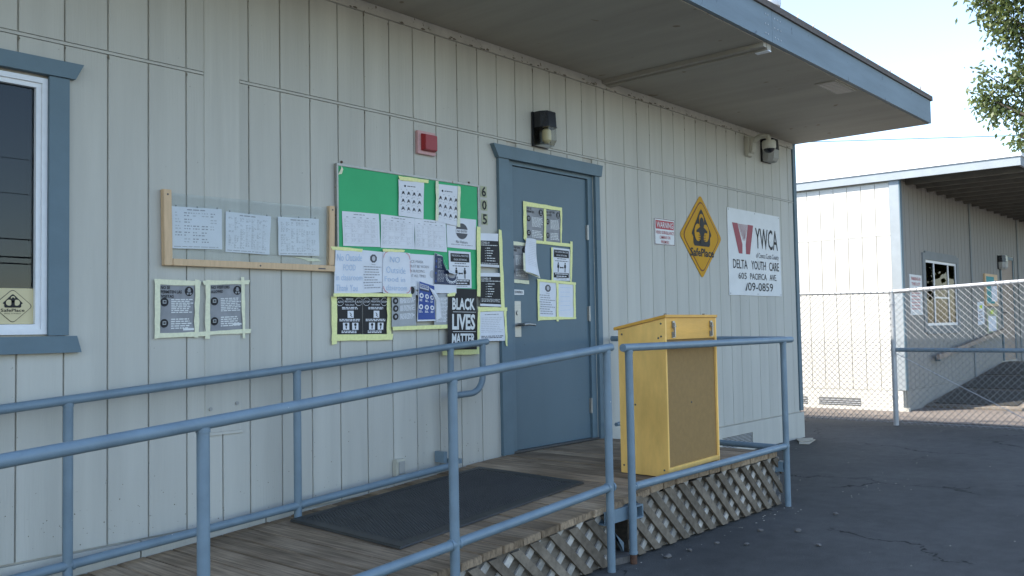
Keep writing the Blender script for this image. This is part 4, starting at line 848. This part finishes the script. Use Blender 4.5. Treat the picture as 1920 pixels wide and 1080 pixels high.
for k in range(11):
    a = math.pi*(1.05-k/10*1.08); u, v = .78+.24*math.cos(a), .56+.15*math.sin(a); s.disc('paper', u, v, .042, .04, 'icon', 2); s.disc('navy', u, v+.012, .018, .02, 'icon', 3)
s.disc('ink', .78, .52, .17, .075, 'icon', 2)
b = MB(); P = [s.p(.36, .05, .004), s.p(.40, .20, .012), s.p(.55, .38, .012), s.p(1, .46, .004), s.p(.80, .50, .03), s.p(.50, .47, .035), s.p(.38, .30, .03)]
b.add(P, [(0, 1, 6), (1, 2, 5, 6), (2, 3, 4), (2, 4, 5)]); b.build('peeled_flap', 'paper', s.o); s.tape('navyt'); s.done()
s = Sheet('blue_poster', Q['blue'], 'paper', Y4, 'bright blue poster with white icons and a curled white right edge', 'poster', G, .004)
s.rect('bluep', .03, .02, .97, .96); s.rect('ink2', .05, .07, .62, .19, 'band', 2); s.text('bluep', 'HELP PREVENT', .08, .085, .60, .115, .01, lv=3) if 0 else s.words('bluep', .08, .09, .60, .17, 2, lv=3, ragged=.1); s.rect('navy', .05, .19, .62, .235, 'band', 3)
for r in range(2):
    for c in range(3): u = .16+.33*c; v = .36+.28*r; s.disc('paper', u, v, .12, .065, 'icon', 2); s.disc('bluep', u, v, .05, .03, 'icon', 3); s.words('paper', u-.1, v+.09, u+.1, v+.15, 2, lv=2, fill=.6)
b = MB(); P = [s.p(.62, .10, .006), s.p(1.0, .15, .004), s.p(1.12, .42, .03), s.p(1.22, .9, .02), s.p(1.0, 1.0, .004), s.p(1.0, .45, .016)]; b.add(P, [(0, 1, 2, 5), (5, 2, 3, 4)]); b.build('curled_edge', 'paper', s.o); s.done()
def droplet(s, word, t1, t2, t3):
    for u in (.13, .86):
        s.disc('paper', u, .13, .15, .115, n=8, a0=math.pi/8); s.disc('black', u, .13, .137, .104, 'icon', 2, 8, math.pi/8); s.text('paper', word, u-.10, .105, u+.10, .155, .012, lv=3)
    s.text('paper', t1, .36, .03, .64, .075, .012); s.text('paper', t2, .31, .095, .69, .145, .012); s.text('paper', t3, .33, .19, .68, .23, .008)
    s.words('paper', .2, .27, .82, .345, 2, ragged=0, lv=2, fill=.6); s.rect('paper', .42, .37, .66, .56, 'icon', 2); s.line('black', [(.5, .42), (.57, .47), (.52, .49), (.6, .53)], .02, 'icon', 3)
    s.words('paper', .10, .59, .92, .665, 2, ragged=0, lv=2, fill=.6)
    for u in (.24, .60): s.rect('paper', u-.005, .69, u+.24, .88, 'icon', 2); s.disc('black', u+.117, .74, .05, .04, 'icon', 3); s.poly('black', [(u+.09, .79), (u+.15, .79), (u+.13, .86), (u+.10, .86)], 'icon', 3)
    s.words('paper', .18, .905, .80, .98, 2, ragged=.1, lv=2, fill=.6)
s = Sheet('droplet_poster', Q['stopa'], 'black', -.006, 'black ALTO precautions poster, left of the taped pair under the board', 'poster', 'black posters under the board', .002); droplet(s, 'ALTO', 'ALTO', 'GOTITAS', 'Todos deben') if 0 else droplet(s, 'ALTO', 'MEDIDAS', 'PRECAUCION', 'Todos deben:'); s.tape('stopt1', 'stopt2'); s.done()
s = Sheet('droplet_poster', Q['stopb'], 'black', -.006, 'black STOP droplet precautions poster, right of the taped pair', 'poster', 'black posters under the board', .002, seed=2); droplet(s, 'STOP', 'DROPLET', 'PRECAUTIONS', 'EVERYONE MUST:'); s.tape('stopt3'); s.done()
s = Sheet('notice', Q['grey1'], 'gpaper2', -.0225, 'pale grey notice with three round icons left of the blue poster', 'notice', 'pale grey notices', .003); s.disc('black', .84, .10, .11, .10)
for v in (.33, .53, .74): s.disc('black', .15, v, .115, .09); s.disc('ink', .15, v, .05, .04, 'icon', 2); s.words('paper', .33, v-.06, .97, v+.09, 5, ragged=.2)
s.tape('greyt'); s.done()
s = Sheet('notice', Q['grey2'], 'gpaper2', -.0225, 'pale grey notice strip showing between the blue and BLACK LIVES MATTER posters', 'notice', 'pale grey notices', .003); s.words('paper', .15, .12, .97, .9, 18, ragged=.2, wl=(.1, .3)); s.done()
blm = [(4.259, 1.547), (4.529, 1.545), (4.525, 1.135), (4.238, 1.14)]
s = Sheet('protest_poster', blm, 'black', -.0275, 'black BLACK LIVES MATTER poster with tall white letters by the handrail', 'poster', None, .003); s.split = True
for t, v0, v1 in (('BLACK', .153, .35), ('LIVES', .415, .675), ('MATTER', .735, .90)): s.text('signwhite', t, .14, v0, .93, v1, .036)
s.rect('signwhite', .17, .379, .96, .386); s.rect('signwhite', .17, .701, .96, .708); s.done()
s.tape([(4.200, 1.152), (4.56, 1.15), (4.562, 1.102), (4.198, 1.106)], y=-.026)
def covid(s, hv=.12):
    s.rect('black', .0, hv, 1, .93); s.text('signwhite', 'COVID-19', .02, hv+.03, .46, hv+.10, .016); s.words('signwhite', .03, hv+.125, .95, hv+.16, 1, ragged=.1, lv=2)
    for k in range(6): s.disc('signwhite', .25, hv+.23+.075*k, .012, .012, 'lettering', 2); s.words('signwhite', .32, hv+.21+.075*k, .85, hv+.25+.075*k, 1, ragged=.75, lv=2)
    s.words('signwhite', .04, hv+.67, .93, hv+.78, 3, ragged=.15, lv=2, fill=.35)
s = Sheet('symptoms_poster', Q['covid1'], 'paper', -.029, 'upper black and white COVID-19 poster beside the door frame', 'poster', 'COVID posters beside the door', .003); covid(s, .22); s.tape('covt1', 'covt2', y=-.0325); s.done()
s = Sheet('symptoms_poster', Q['covid2'], 'paper', -.029, 'lower black and white COVID-19 poster beside the door frame', 'poster', 'COVID posters beside the door', .003, seed=8); covid(s, .11); s.done()
s = Sheet('typed_sheet', Q['wsheet'], 'paper', -.029, 'white typed sheet in yellow tape beside the handle side of the door', 'paper', None, .003)
s.words('dink', .2, .09, .82, .12, 1, ragged=.1); s.words('ink2', .06, .2, .96, .74, 9, ragged=.2, fill=.3); s.words('dink', .06, .82, .96, .92, 2, ragged=.1, fill=.5); s.tape('wst1', 'wst2', 'wst3'); s.done()

# ================================================================ ON THE DOOR
YD = .0205; GD = 'papers on the door'
s = Sheet('notice', Q['d1'], 'gpaper', YD, 'grey notice, left of the taped pair high on the blue door', 'notice', GD, .002); notice(s, ['NO SE', 'PERMITEN']); s.tape('d1t1', 'd1t2', 'd1t3'); s.done()
s = Sheet('notice', Q['d2'], 'gpaper', YD, 'grey notice, right of the taped pair high on the blue door', 'notice', GD, .002, seed=3); notice(s, ['NO VISITORS', 'ALLOWED']); s.tape('d1t4', 'd1t5'); s.done()
s = Sheet('notice', Q['d3'], 'gpaper', YD, 'grey notice at the left of the door, half hidden by a curled sheet', 'notice', GD, .002, seed=6); notice(s, ['NO VISITORS', 'ALLOWED']); s.tape('d3t1', 'd3t2', 'd3t3', m='tape2'); s.done()
s = Sheet('loose_sheet', Q['d4'], 'paper', .012, 'blank white sheet peeling and curling off the blue door', 'paper', GD, .002, lift=lambda u, v: .012+.05*v*v+.02*math.sin(u*3.1)); s.words('ink2', .2, .1, .9, .8, 14, fill=.15, ragged=.4)
b = MB()
b.add([s.p(0, .92, -.001), s.p(1, .96, -.001), s.p(1.0, 1.03, .002), s.p(0, 1.02, .002)], [(0, 1, 2, 3)]); b.add([s.p(-.09, .45, -.002), s.p(.02, .45, -.001), s.p(.02, 1.0, -.001), s.p(-.09, .98, .002)], [(0, 1, 2, 3)]); b.build('tape', 'tape2', s.o); s.done()
s = Sheet('distancing_poster', Q['d5'], 'paper', YD, 'white poster with black bands about social distancing on the blue door', 'poster', GD, .002); social(s); s.tape('d5t1', 'd5t2'); s.done()
s = Sheet('octagon_sheet', Q['d6'], 'paper', YD, 'white printed sheet with a dark octagon symbol low on the blue door', 'paper', GD, .002); octagon(s); s.tape('d6t1', 'd6t2', 'd6t3', 'd6t4'); s.done()
s = Sheet('plain_sheet', Q['d7'], 'paper', YD, 'almost blank white sheet at the lower right of the door papers', 'paper', GD, .002); s.words('bluepen', .15, .1, .85, .9, 6, fill=.06, ragged=.3); s.tape('d6t5'); s.done()
s = Sheet('security_plate', [(4.975, 1.556), (5.089, 1.553), (5.089, 1.518), (4.975, 1.516)], 'signwhite', .019, 'small white SONITROL plate above the door handle', 'sign', None, 0, .002); s.text('dink', 'SONITROL', .10, .22, .90, .72, .015); s.done()
# ================================================================ FAR BUILDING
FX = 13.33
fb = thing('far_building', (FX, 0, 0), 'pale sunlit portable building behind the chain-link fence with open rafter overhang', 'building')
fw_ = MB(); fw_.box(FX+.012, FX+.14, .0, 8, 0, 3.3); fw_.box(FX+.14, 26, .012, .14, 0, 3.3); fw = fw_.build('wall', 'groove', fb)
# sunlit end wall, boards one by one (facing -X)
ys = [.115+.2032*k for k in range(0, 16)]
for a, c in zip(ys, ys[1:]):
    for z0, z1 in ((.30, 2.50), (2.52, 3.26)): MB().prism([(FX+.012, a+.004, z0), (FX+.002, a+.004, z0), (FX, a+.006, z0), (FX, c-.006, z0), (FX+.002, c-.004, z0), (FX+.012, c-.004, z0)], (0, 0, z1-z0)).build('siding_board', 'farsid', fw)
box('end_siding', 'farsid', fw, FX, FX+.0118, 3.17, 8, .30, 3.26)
box('seam_flashing', 'farsid', fb, FX-.004, FX+.011, .115, 8, 2.503, 2.517)
box('skirt_board', 'farsid', fb, FX-.012, FX+.011, .02, 8, 0, .292)
for y in (.62, 1.42): v = box('foundation_vent', 'screen', fb, FX-.016, FX-.0125, y, y+.62, .06, .17); [box('louver', 'galv', v, FX-.022, FX-.0165, y, y+.62, .07+.03*k, .082+.03*k) for k in range(3)]
box('corner_board', 'farfascia', fb, FX-.016, FX+.011, -.02, .112, .30, 3.29); box('corner_board', 'blue', fb, FX-.0155, FX+.07, -.034, -.0205, .30, 3.29); box('corner_foot', 'trimpaint', fb, FX-.02, FX+.06, -.05, .02, 0, .05)
# front siding, shade put into its colour: grooves too fine to pick apart
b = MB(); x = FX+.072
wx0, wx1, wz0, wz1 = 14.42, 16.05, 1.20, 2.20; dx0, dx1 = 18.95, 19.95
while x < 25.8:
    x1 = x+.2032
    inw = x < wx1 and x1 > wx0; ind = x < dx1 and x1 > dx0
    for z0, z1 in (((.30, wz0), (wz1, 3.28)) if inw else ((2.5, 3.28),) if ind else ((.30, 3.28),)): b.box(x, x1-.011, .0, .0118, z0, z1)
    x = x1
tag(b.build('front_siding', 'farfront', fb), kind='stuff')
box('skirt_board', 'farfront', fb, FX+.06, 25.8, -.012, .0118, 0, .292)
for xx in (16.93, 20.35): box('batten', 'fardoor', fb, xx, xx+.075, -.018, -.0005, .30, 3.29)
box('room_dark_panel', 'dark', fb, wx0, wx1, .0095, .0117, wz0+.01, wz1-.01)
wf = box('window', 'white', fb, wx0, wx0+.04, -.006, .011, wz0, wz1)
b = MB(); b.box(wx0+.041, wx1, -.006, .011, wz0, wz0+.04); b.box(wx0+.041, wx1, -.006, .011, wz1-.04, wz1); b.box(wx1-.04, wx1, -.0055, .011, wz0+.041, wz1-.041)
for xx in (14.86, 15.6): b.box(xx, xx+.035, -.0055, .011, wz0+.041, wz1-.041)
b.box(14.90, 15.6, -.0045, .011, 1.62, 1.645); b.build('frame', 'white', wf)
for a, c in ((wx0+.041, 14.86), (14.896, 15.599), (15.636, wx1-.041)): box('pane', 'farpane', wf, a, c, .006, .009, wz0+.041, wz1-.041)
for a in ((wx0-.12, wx0-.002, wz0-.1, wz1+.1), (wx1+.002, wx1+.12, wz0-.1, wz1+.1), (wx0-.001, wx1+.001, wz1+.001, wz1+.13), (wx0-.001, wx1+.001, wz0-.13, wz0-.001)): box('casing', 'fardoor', wf, a[0], a[1], -.022, -.0005, a[2], a[3])
fd = box('door', 'brownply', fb, dx0+.05, dx1-.05, -.004, .0115, .5, 2.42)
b = MB(); b.box(dx0, dx0+.048, -.02, .011, .5, 2.48); b.box(dx1-.048, dx1, -.02, .011, .5, 2.48); b.box(dx0+.048, dx1-.048, -.02, .011, 2.421, 2.48); b.build('door_frame', 'blue', fd)
MB().tube([(dx0+.12, -.006, 1.4), (dx0+.12, -.07, 1.4), (dx0+.24, -.07, 1.4)], .014, 8).build('handle', 'steel', fd)
# overhang: fascia, roof, rafters
box('fascia_board', 'farfascia', fb, FX-.06, FX-.025, -1.55, 8, 3.285, 3.405); box('fascia_board', 'farfascia', fb, FX-.06, 26, -1.585, -1.5505, 3.285, 3.405)
box('drip_edge', 'white', fb, FX-.075, 26, -1.60, 8, 3.406, 3.45); box('roof_deck', 'darkwood', fb, FX-.024, 26, -1.55, 8, 3.38, 3.4055)
for k in range(22): x = FX+.35+k*.5; box('rafter', 'darkwood', fb, x, x+.045, -1.5495, -.001, 3.25, 3.379)
walllight(18.93, 2.34, 'small dark wall light beside the brown far door', .14, 1.0, 'grey', False)
s = Sheet('parking_sign', [(13.70, 1.955), (14.25, 1.95), (14.25, 1.365), (13.70, 1.36)], 'signwhite', -.006, 'white sign with faded red lettering left of the far window', 'sign', None, 0, .004)
s.text('signred', 'PARKING IN', .12, .06, .88, .14, .006); s.text('signred', 'THIS LOT', .14, .19, .85, .27, .006); s.words('pink', .12, .36, .88, .9, 7, ragged=.2, wl=(.1, .3)); s.done()
s = Sheet('notice_case', [(17.75, 2.10), (18.62, 2.10), (18.62, 1.52), (17.75, 1.52)], 'casewood', -.03, 'small wooden notice case with teal paper beside the far door', 'case', None, 0, .028)
s.rect('teal', .08, .08, .70, .92); s.rect('paper', .45, .3, .92, .85, 'paper', 2); s.done()
s = Sheet('taped_papers', [(17.85, 1.48), (18.60, 1.48), (18.60, 1.02), (17.85, 1.02)], 'dirtyyellow', -.006, 'sheet of taped papers with a lime note below the far notice case', 'paper', None, .004)
s.rect('paper', .12, .3, .85, .9); s.rect('hivis', .35, .08, .62, .22, 'note', 2); s.done()
s = Sheet('taped_papers', [(17.25, 1.58), (17.68, 1.60), (17.68, 1.20), (17.25, 1.18)], 'paper', -.006, 'pale taped paper left of the far notice case', 'paper', None, .004); s.rect('hivis', .3, .15, .7, .3); s.words('ink', .2, .4, .9, .9, 4); s.done()
hr = thing('wall_handrail', (16.6, -.1, .7), 'sloping wooden handrail fixed along the far shaded wall', 'handrail')
MB().prism([(14.55, -.13, .69), (14.55, -.085, .69), (14.55, -.085, .76), (14.55, -.13, .76)], (4.2, 0, .36)).build('rail', 'brownply', hr)
for x in (14.75, 16.6, 18.4): box('bracket', 'blue', hr, x, x+.04, -.085, -.0125, .64+.0857*(x-14.55), .70+.0857*(x-14.55))
fr_ = thing('far_ramp', (16.5, -.7, 0), 'grey plank ramp rising towards the far brown door', 'ramp')
n = 38
for k in range(n):
    a = 14.1+k*.14; zz = lambda x: min(.48, .03+(x-14.1)*.095)
    MB().hexa([(a, -1.3, 0.006), (a+.134, -1.3, 0.006), (a+.134, -.02, .006), (a, -.02, .006)], [(a, -1.3, zz(a)), (a+.134, -1.3, zz(a+.134)), (a+.134, -.02, zz(a+.134)), (a, -.02, zz(a))]).build('plank', 'skirtwood', fr_)
for i, (a, c) in enumerate(((14.3, 15.5), (15.75, 17.0), (17.2, 18.6))):
    MB().hexa([(a, -1.2, zz(a)+.003), (c, -1.2, zz(c)+.003), (c, -.1, zz(c)+.003), (a, -.1, zz(a)+.003)], [(a, -1.2, zz(a)+.02), (c, -1.2, zz(c)+.02), (c, -.1, zz(c)+.02), (a, -.1, zz(a)+.02)])
    m_ = MB().hexa([(a, -1.2, zz(a)+.003), (c, -1.2, zz(c)+.003), (c, -.1, zz(c)+.003), (a, -.1, zz(a)+.003)], [(a, -1.2, zz(a)+.02), (c, -1.2, zz(c)+.02), (c, -.1, zz(c)+.02), (a, -.1, zz(a)+.02)]).build('ramp_mat', 'rubber')
    tag(m_, 'black rubber mat on the far ramp, %s' % ('lowest of three', 'middle of three', 'uppermost of three by the brown door')[i], 'mat', 'black mats on the far ramp')

# ================================================================ CHAIN-LINK FENCE (runs along Y)
CX = 11.56; PY = -.455
cf = thing('chain_link_fence', (CX, PY, 0), 'grey chain-link fence with a blue middle rail in front of the far building', 'fence')
MB().tube([(CX, PY, 0), (CX, PY, 1.655)], .032, 14).build('post', 'galv', cf, True); MB().lathe((CX, PY, 1.655), [(.036, -.02), (.036, 0), (.02, .02), (.004, .025)], 14).build('post_cap', 'galv', cf, True)
MB().tube([(CX, -4.4, 0), (CX, -4.4, 1.8)], .032, 14).build('post', 'galv', cf, True); MB().tube([(CX, 3.2, 0), (CX, 3.2, 1.72)], .03, 14).build('post', 'galv', cf, True)
MB().tube([(CX, 3.2, 1.70), (CX, PY, 1.635)], .018, 12).build('top_rail', 'galv', cf, True); MB().tube([(CX, PY, 1.64), (CX, -1.9, 1.70), (CX, -4.4, 1.79)], .026, 12).build('top_rail', 'galv', cf, True)
MB().tube([(CX, PY, .925), (CX, -4.4, .905)], .026, 12).build('middle_rail', 'rail', cf, True)
MB().tube([(CX-.03, PY, .90), (CX-.03, -1.95, .11)], .005, 6).build('brace_cable', 'galv', cf)
for z in (.35, .925, 1.5): MB().lathe((CX, PY, z-.015), [(.037, 0), (.037, .03)], 14).build('tension_band', 'galv', cf)
def mesh(y0, y1, ztop, zbot, pw, r):
    b = MB(); hx = pw/2; n = int((y1-y0)/hx)
    for i in range(n+1):
        yc = y0+i*hx; z = zbot(yc); k = 0; path = []
        zt = ztop(yc)
        while z <= zt+.001:
            sgn = 1 if (k % 2) else -1
            path.append((CX+.006*(1 if (k+i) % 2 else -1)-.03, yc+hx/2*sgn*(1 if i % 2 == 0 else -1)*.98, z)); z += hx; k += 1
        path.append((path[-1][0], path[-1][1]+.008, path[-1][2]+.03))
        for p_, q_ in zip(path, path[1:]): b.tube([p_, q_], r, 4, False)
    return b
tag(mesh(PY+.03, 2.6, lambda y: 1.64+.0175*(y-PY), lambda y: .03, .076, .0036).build('wire_mesh', 'mesh', cf), kind='stuff')
tag(mesh(-4.2, PY-.03, lambda y: 1.645-.04*(y-PY), lambda y: .02, .076, .0028).build('wire_mesh', 'mesh', cf), kind='stuff')
for yy in (2.0,): MB().tube([(CX-.03, 2.6, .05), (CX-.03, -4.2, .04)], .002, 5).build('tension_wire', 'galv', cf)

# ================================================================ TREES
def leafmat(name, c1, c2):
    m = bpy.data.materials.new(name); m.use_nodes = True; N = m.node_tree.nodes; Lk = m.node_tree.links.new; b = N['Principled BSDF']; o = N['Material Output']
    g = N.new('ShaderNodeNewGeometry'); mx = N.new('ShaderNodeMix'); mx.data_type = 'RGBA'; Lk(g.outputs['Random Per Island'], mx.inputs[0]); mx.inputs[6].default_value = (*c1, 1); mx.inputs[7].default_value = (*c2, 1)
    Lk(mx.outputs[2], b.inputs['Base Color']); b.inputs['Roughness'].default_value = .5; tr = N.new('ShaderNodeBsdfTranslucent'); Lk(mx.outputs[2], tr.inputs[0]); ms = N.new('ShaderNodeMixShader'); ms.inputs[0].default_value = .35
    Lk(b.outputs[0], ms.inputs[1]); Lk(tr.outputs[0], ms.inputs[2]); Lk(ms.outputs[0], o.inputs[0]); return m
M['leaf'] = leafmat('olive_leaf', (.035, .06, .014), (.13, .155, .04)); M['leaf2'] = leafmat('yellow_green_leaf', (.10, .12, .012), (.28, .26, .03))
M['bark'] = mat('grey_bark', (.07, .055, .04), .9, .3, (20, 20, 6), .5, (40, 40, 10))
def tree(base, label, clumps, seed, leafn, lm, ls=(.085, .02), name='leafy_tree'):
    R2 = random.Random(seed); t = thing(name, base, label, 'tree'); B = Vector(base)
    tk = MB(); tk.tube([B, B+Vector((.05, .03, 1.3)), B+Vector((-.04, .1, 2.6)), B+Vector((0, .1, 3.6))], [.19, .15, .12, .09], 10)
    fork = B+Vector((-.04, .1, 2.6)); lv = MB()
    for (cx, cy, cz, r) in clumps:
        c = Vector((cx, cy, cz)); mid = fork.lerp(c, .5)+Vector((R2.uniform(-.2, .2), R2.uniform(-.2, .2), .25)); tk.tube([fork, mid, c], [.05, .025, .008], 6)
        for j in range(max(8, int(leafn*r))):
            d = Vector((R2.gauss(0, 1), R2.gauss(0, 1), R2.gauss(0, 1))).normalized()*r*R2.uniform(.25, 1)**.6; d.z *= .9; tip = c+d
            if R2.random() < .3: tk.tube([c+d*.15, c+d*.7, tip], [.008, .006, .003], 4)
            for q in range(R2.randint(7, 13)):
                p = tip+Vector((R2.gauss(0, .09), R2.gauss(0, .09), R2.gauss(-.03, .10))); a = Vector((R2.gauss(0, 1), R2.gauss(0, 1), R2.gauss(-.9, .6))).normalized(); s_ = a.cross(Vector((R2.gauss(0, 1), R2.gauss(0, 1), R2.gauss(0, 1)))).normalized(); l = ls[0]*R2.uniform(.6, 1.3); w_ = ls[1]*R2.uniform(.7, 1.3)
                lv.add([p, p+a*l*.45+s_*w_, p+a*l, p+a*l*.45-s_*w_], [(0, 1, 2, 3)])
    tk.build('trunk', 'bark', t, True); tag(lv.build('crown', lm, t), kind='stuff')
    return t
TB = (15.2, -3.3, 0)
cl = [(15.0, -1.10, 5.75, .30), (15.0, -.90, 6.1, .25), (15.1, -1.35, 5.45, .36), (15.0, -1.35, 6.2, .45), (15.0, -1.22, 4.85, .24), (15.05, -1.0, 4.45, .17), (14.95, -.84, 4.60, .17), (14.95, -.80, 5.0, .06), (15.1, -1.32, 4.32, .24), (15.0, -1.25, 3.95, .10), (15.05, -1.36, 3.72, .12), (15.1, -1.5, 5.0, .3),
      (15.1, -1.9, 5.2, .6), (15.2, -2.2, 6.2, .8), (15.1, -2.0, 4.3, .5), (15.6, -3.0, 5.4, 1.0), (15.3, -3.6, 6.6, 1.1), (14.8, -4.2, 5.2, 1.0), (16.2, -3.9, 5.6, 1.0), (15.2, -2.9, 4.2, .7), (15.1, -2.6, 6.9, .9), (15.0, -1.2, 6.8, .6)]
tree(TB, 'olive-green leafy tree leaning in over the far roof at the right edge', cl, 5, 160, 'leaf', (.095, .022))
tree((27.5, -5.2, 0), 'yellow-green tree seen only reflected in the far window', [(27+random.Random(k).uniform(-2, 2), -5+random.Random(k+50).uniform(-2, 2), 2.6+random.Random(k+99).uniform(-1.4, 2.5), 1.0) for k in range(14)], 8, 150, 'leaf2', (.32, .11))

# ================================================================ OVERHEAD WIRES
def cable(name, a, c, sag, r, m, label, group=None):
    A, C_ = Vector(a), Vector(c); P = [A.lerp(C_, k/40)-Vector((0, 0, sag*4*(k/40)*(1-k/40))) for k in range(41)]
    return tag(MB().tube(P, r, 6).build(name, m, None, True), label, 'wire', group)
cable('overhead_wire', (30, 60, 13.6), (30, -50, .55+.0), 0, .016, 'bwire', 'thin blue-grey overhead wire crossing the sky at right')
for k, (z0, r) in enumerate(((7.75, .045), (6.62, .05), (6.22, .045), (12.8, .02), (10.6, .02))):
    cable('power_line', (-60, -56, z0+.3), (90, -56, z0-.6), .15, r, 'wire', ['black power line seen reflected across the window, uppermost thick one', 'black power line seen reflected across the window, middle thick one', 'black power line seen reflected across the window, lowest one', 'thin wire faintly reflected near the top of the window', 'thin wire faintly reflected high in the window, lower one'][k], 'wires reflected in the window')

# ================================================================ LITTER
ORD = ['nearest', 'second', 'third', 'fourth', 'fifth', 'sixth', 'seventh', 'eighth']
for k, (x, y, r) in enumerate(((4.36, -1.60, .02), (4.56, -1.62, .014), (4.80, -1.66, .013), (4.877, -1.808, .015), (5.095, -2.145, .016), (5.25, -1.713, .016), (5.37, -1.90, .019), (5.99, -1.89, .017))):
    bm = bmesh.new(); bmesh.ops.create_icosphere(bm, subdivisions=2, radius=r); R2 = random.Random(k)
    for v in bm.verts: v.co *= R2.uniform(.8, 1.15); v.co.z *= .6; v.co.x *= 1.25
    me = bpy.data.meshes.new('pebble'); bm.to_mesh(me); bm.free(); me.materials.append(M['stone']); o = bpy.data.objects.new('pebble', me); col.objects.link(o); o.location = (x, y, r*.45); o.rotation_euler.z = k
    tag(o, 'small grey stone on the asphalt, %s counted from the rusty post foot' % ORD[k], 'stone', 'loose stones on the asphalt')
c = thing('cardboard_scrap', (9.4, -.2, .004), 'pale flattened cardboard scrap on the asphalt at the building corner', 'cardboard')
MB().prism([(9.20, -.24, .006), (9.24, -.33, .006), (9.62, -.24, .006), (9.60, -.06, .006)], (0, 0, .008)).build('sheet', 'card', c); MB().prism([(9.30, -.20, .015), (9.45, -.27, .02), (9.66, -.20, .018), (9.55, -.05, .015)], (0, 0, .006)).build('flap', 'card', c)
R2 = random.Random(4); b = MB()
for k in range(120):
    if k < 14: x, y = R2.gauss(7.0, .35), R2.gauss(-1.75, .1)
    elif k < 74: x, y = R2.uniform(1.5, 6.2), -1.53-abs(R2.gauss(0, .05))
    else: x, y = R2.uniform(4.5, 11.2), R2.uniform(-3.2, -.2)
    if x < 6.15 and y > -1.5: continue
    s_ = R2.uniform(.003, .0085); a = R2.random()*6; u_, v_ = math.cos(a)*s_, math.sin(a)*s_*.6
    b.add([(x-u_, y-v_, .003), (x+v_, y-u_, .003), (x+u_, y+v_, .003), (x-v_, y+u_, .003), (x, y, .003+s_*.5)], [(0, 1, 4), (1, 2, 4), (2, 3, 4), (3, 0, 4)])
o = tag(b.build('leaf_litter_and_chips', 'card'), 'scattered pale chips and grit on the asphalt', 'litter', kind='stuff')
